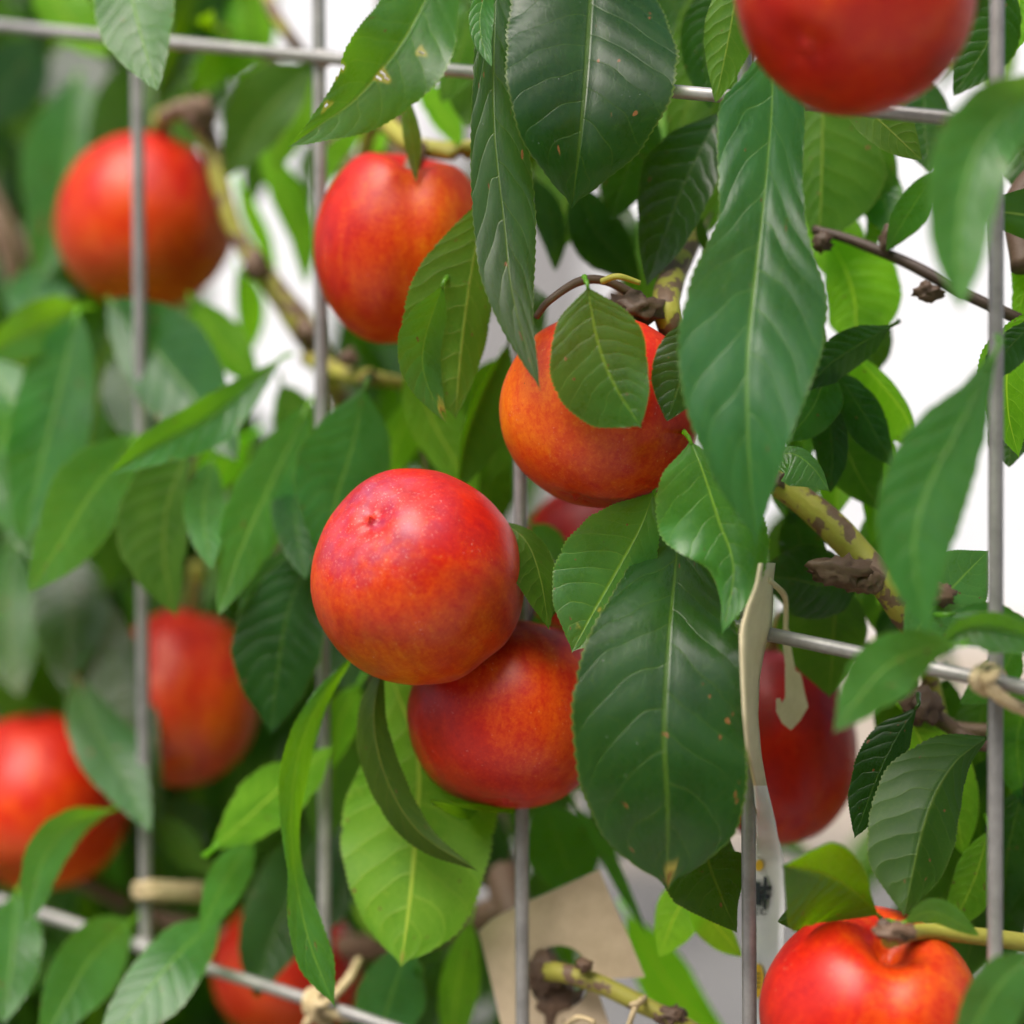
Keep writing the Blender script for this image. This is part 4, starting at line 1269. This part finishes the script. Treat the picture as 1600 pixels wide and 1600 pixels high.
def stalk(parent, pts, r):
    vs, fs = tube([tuple(p) for p in pts], r, 10, wob=.1)
    inv = parent.matrix_world.inverted()
    vs = [tuple(inv @ Vector(v)) for v in vs]
    me = bpy.data.meshes.new('stalk')
    me.from_pydata(vs, [], fs)
    o = link('stalk', me, M_BARK, parent)
    o.color = (.5, .1, 0, 1)


bpy.context.view_layer.update()


def stem_stalk(o, rad, to):
    zax = o.matrix_world.to_3x3() @ Vector((0, 0, 1))
    c0 = o.matrix_world.translation
    a = c0 + zax * rad * .60
    b = c0 + zax * rad * .92
    stalk(o, [a, b, Vector(to)], [.0030, .0034, .0038])


stem_stalk(n1, .040, P(812, 955, .965))
stem_stalk(n2, .040, P(818, 950, .972))
stem_stalk(n3, .041, P(1000, 480, .925))
stem_stalk(n4, .036, P(655, 230, .985))
stem_stalk(n5, .042, P(250, 185, 1.105))
stem_stalk(n9, .040, P(1420, -160, .90))
stem_stalk(n10, .040, P(1225, 960, 1.0))
stem_stalk(n6, .042, P(310, 880, 1.13))
stem_stalk(n7, .042, P(70, 1080, 1.16))
stem_stalk(n8, .034, P(450, 1370, 1.14))
stem_stalk(n12, .036, P(935, 720, 1.08))


# ------------------------------------------------------------------ paper tags
def plate(name, outer, holes, z, thick, mats, parent, warp=None):
    """flat card from pixel outlines standing at depth z (callable or number); front/back/edge materials"""
    zfun = z if callable(z) else (lambda x, y: z)
    bm = bmesh.new()
    edges = []
    for loop in [outer] + holes:
        vsl = [bm.verts.new(P(x, y, zfun(x, y))) for x, y in loop]
        for i in range(len(vsl)):
            edges.append(bm.edges.new((vsl[i], vsl[(i + 1) % len(vsl)])))
    bmesh.ops.triangle_fill(bm, use_beauty=True, use_dissolve=False, edges=edges)
    fr = bm.faces[:]
    for f in fr:
        f.normal_update()
        if f.normal.y > 0: f.normal_flip()
        f.material_index = 0
    ex = bmesh.ops.extrude_face_region(bm, geom=fr, use_keep_orig=True)
    nv = [e for e in ex['geom'] if isinstance(e, bmesh.types.BMVert)]
    nf = [e for e in ex['geom'] if isinstance(e, bmesh.types.BMFace)]
    bmesh.ops.translate(bm, verts=nv, vec=(0, thick, 0))
    for f in nf:
        f.material_index = 1
    for f in bm.faces:
        if f not in fr and f not in nf: f.material_index = 2
    bmesh.ops.recalc_face_normals(bm, faces=bm.faces)
    me = bpy.data.meshes.new(name)
    bm.to_mesh(me)
    bm.free()
    o0 = np.array(wpos(parent))
    for v in me.vertices:
        v.co -= Vector(o0)
    for m_ in mats: me.materials.append(m_)
    return link(name, me, None, parent, smooth=False)


def ell(cx, cy, rx, ry, n=20):
    return [(cx + rx * math.cos(2 * math.pi * i / n), cy + ry * math.sin(2 * math.pi * i / n)) for i in range(n)]


ta = empty('kraft_tag', tuple(P(870, 1600, .975)))
tag(ta, 'brown card tag with a round hole hung on a branch behind a vertical wire', 'tag')
plate('card', [(748, 1456), (768, 1437), (800, 1420), (870, 1389), (936, 1359), (958, 1410), (985, 1470), (1008, 1527), (965, 1529), (928, 1530), (952, 1600), (965, 1680), (800, 1680), (776, 1570)],
      [ell(874, 1528, 49, 51)], lambda x, y: .972 - .00006 * (x - 750), .0009, [M_KRAFT, M_PAPER, M_PAPER], ta)

tb = empty('paper_tag', tuple(P(1190, 1700, .95)))
tag(tb, 'narrow white printed paper tag turned edge-on beside a vertical wire', 'tag')
rows = [  # y, left x, left z, right x, right z
    (880, 1190, .866, 1212, .890), (915, 1184, .862, 1208, .889), (950, 1170, .860, 1208, .889), (985, 1160, .858, 1206, .888), (1010, 1160, .857, 1196, .887), (1060, 1162, .857, 1187, .887), (1120, 1165, .858, 1185, .888),
    (1180, 1171, .864, 1190, .892), (1230, 1182, .880, 1199, .905), (1280, 1184, .905, 1211, .918), (1340, 1180, .935, 1221, .922), (1400, 1177, .946, 1224, .920), (1470, 1175, .950, 1222, .916), (1540, 1174, .952, 1224, .914), (1620, 1171, .952, 1210, .914), (1700, 1169, .952, 1204, .914)]
NSUB = 6


def strip_row(y):
    ys = [r[0] for r in rows]
    return [np.interp(y, ys, [r[k] for r in rows]) for k in (1, 2, 3, 4)]


def strip_pt(y, t, off=0.0):
    lx, lz, rx, rz = strip_row(y)
    p = P(lx, y, lz).lerp(P(rx, y, rz), t)
    if off:
        a = P(rx, y, rz) - P(lx, y, lz)
        nn = a.cross(Vector((0, 0, 1))).normalized()
        if nn.y > 0: nn = -nn
        p = p + nn * off
    return p


vs, fs = [], []
YS = np.linspace(880, 1700, 60)
for y in YS:
    for i in range(NSUB + 1):
        vs.append(strip_pt(y, i / NSUB))
nrow = NSUB + 1
for j in range(len(YS) - 1):
    for i in range(NSUB):
        fs.append((j * nrow + i, j * nrow + i + 1, (j + 1) * nrow + i + 1, (j + 1) * nrow + i))
o0 = np.array(tb.location)
me = mesh_at('card', [np.array(v) for v in vs], fs, o0)
me.materials.append(M_PAPER)
me.materials.append(M_CREAM)
for p in me.polygons:
    p.material_index = 1 if (p.index // NSUB) < 25 else 0
cardb = link('card', me, None, tb)
sol = cardb.modifiers.new('thickness', 'SOLIDIFY')
sol.thickness = .0011
sol.offset = 1


def print_quad(name, quads, mat, off=.0013):
    vs, fs = [], []
    for q in quads:
        b = len(vs)
        vs += [np.array(strip_pt(y, t, off)) for y, t in q]
        fs.append(tuple(range(b, b + len(q))))
    me = mesh_at(name, vs, fs, o0)
    ob = link(name, me, mat, cardb, smooth=False)
    return ob


def rect(y0, y1, t0, t1, sk=0.0):
    return [(y0, t0), (y0 + sk, t1), (y1 + sk, t1), (y1, t0)]


print_quad('printed_character', [rect(1368, 1418, .44, .56, 3), rect(1376, 1412, .10, .34, 3), rect(1384, 1391, .05, .72), rect(1397, 1404, .02, .66), rect(1404, 1414, .16, .40, 2)], M_INK)
print_quad('printed_letters', [rect(1419, 1421, .05, .30), rect(1419, 1428, .05, .12), rect(1423.5, 1425, .05, .28), rect(1427, 1428.5, .05, .30), rect(1420, 1428.5, .36, .42), rect(1420, 1421.5, .36, .56), rect(1427, 1428.5, .36, .56)], M_INK)
print_quad('yellow_emblem', [[(1352 + 9 * math.sin(a), .26 + .16 * math.cos(a)) for a in np.linspace(0, 6.28, 14)[:-1]]], M_YELLOW)
print_quad('yellow_oval', [[(1532 + 27 * math.sin(a), .30 + .20 * math.cos(a)) for a in np.linspace(0, 6.28, 20)[:-1]]], M_YELLOW)
print_quad('printed_letters', [rect(1520 + 7 * i, 1522 + 7 * i, .20, .42) for i in range(4)], M_INK, .0017)
tng = plate('tongue', [(1221, 985), (1233, 983), (1238, 1020), (1243, 1048), (1251, 1052), (1258, 1085), (1263, 1104), (1250, 1126), (1236, 1141), (1222, 1130), (1213, 1112), (1213, 1092), (1219, 1091), (1222, 1099), (1227, 1090), (1227, 1040)],
            [], lambda x, y: .930 + .0002 * (x - 1213), .0006, [M_CREAM, M_CREAM, M_PAPER], tb)
tl = tube([tuple(strip_pt(905, .6)), tuple(P(1225, 930, .92)), tuple(P(1228, 960, .93)), tuple(P(1227, 990, .9325))], [.0012, .0012, .0012, .001], 6)
link('tongue_loop', mesh_at('tongue_loop', tl[0], tl[1], o0), M_CREAM, tb)


# ------------------------------------------------------------------ raffia ties on the wire
def tie(px, py, z, label, pts_list, r=.0011):
    e = empty('raffia_tie', tuple(P(px, py, z)))
    tag(e, label, 'tie', 'raffia ties on the trellis')
    o0 = np.array(e.location)
    for i, pts in enumerate(pts_list):
        vs, fs = tube([tuple(P(*q)) for q in pts], [r, r * 1.15, r], 7, wob=.25, wobf=300)
        link('loop' if i < 3 else 'loose_end', mesh_at('loop', vs, fs, o0), M_RAFFIA, e)
    return e


def wrap(cx, cy, z, rx, ry, dz, n=9, a0=0.0, drift=4):
    return [(cx + rx * math.cos(a0 + 2 * math.pi * i / n), cy + ry * math.sin(a0 + 2 * math.pi * i / n) + drift * i / n, z + dz * math.sin(a0 + 1.57 + 2 * math.pi * i / n)) for i in range(n + 2)]


tie(228, 1392, 1.045, 'raffia tie holding a vertical wire to a twig behind the lowest leaves',
    [[(212, 1385, 1.040), (235, 1382, 1.036), (280, 1384, 1.05), (320, 1388, 1.07), (318, 1398, 1.075), (270, 1400, 1.062), (225, 1398, 1.052), (212, 1390, 1.044)],
     [(210, 1393, 1.041), (240, 1390, 1.036), (290, 1392, 1.05), (322, 1394, 1.07)],
     [(212, 1400, 1.041), (240, 1398, 1.036), (290, 1400, 1.05), (322, 1402, 1.07)]], .0020)
zz = zf(498) - .006
tie(498, 1570, zz, 'knotted raffia tie at a crossing of the lowest wire',
    [wrap(496, 1568, zz, 17, 24, .008), wrap(505, 1572, zz, 16, 25, .009, a0=1), [(490, 1560, zz - .008), (500, 1570, zz - .010), (515, 1562, zz - .008), (545, 1530, zz + .004), (560, 1500, zz + .02)],
     [(495, 1580, zz - .008), (480, 1600, zz - .006), (475, 1630, zz)], [(505, 1578, zz - .008), (540, 1590, zz - .004), (575, 1585, zz + .01)]], .0018)
zz = zf(1552) - .006
tie(1552, 1065, zz, 'raffia tie crossing the joint of two wires near the blurred leaf',
    [wrap(1545, 1060, zz, 22, 20, .010), [(1528, 1045, zz - .007), (1545, 1068, zz - .010), (1570, 1092, zz - .006), (1610, 1110, zz + .005), (1660, 1120, zz + .02)],
     [(1532, 1062, zz - .004), (1550, 1082, zz - .009), (1580, 1102, zz - .004), (1620, 1118, zz + .008)], [(1560, 1045, zz - .007), (1545, 1062, zz - .011), (1528, 1075, zz - .003)]], .0018)
tie(985, 1585, .945, 'pale raffia strip tied round the low yellow green branch',
    [[(1002, 1560, .938), (990, 1580, .934), (982, 1605, .936), (975, 1640, .94)], [(1008, 1558, .945), (1000, 1566, .934), (985, 1570, .936)], [(930, 1598, .935), (905, 1590, .94), (880, 1605, .95)]], .0011)
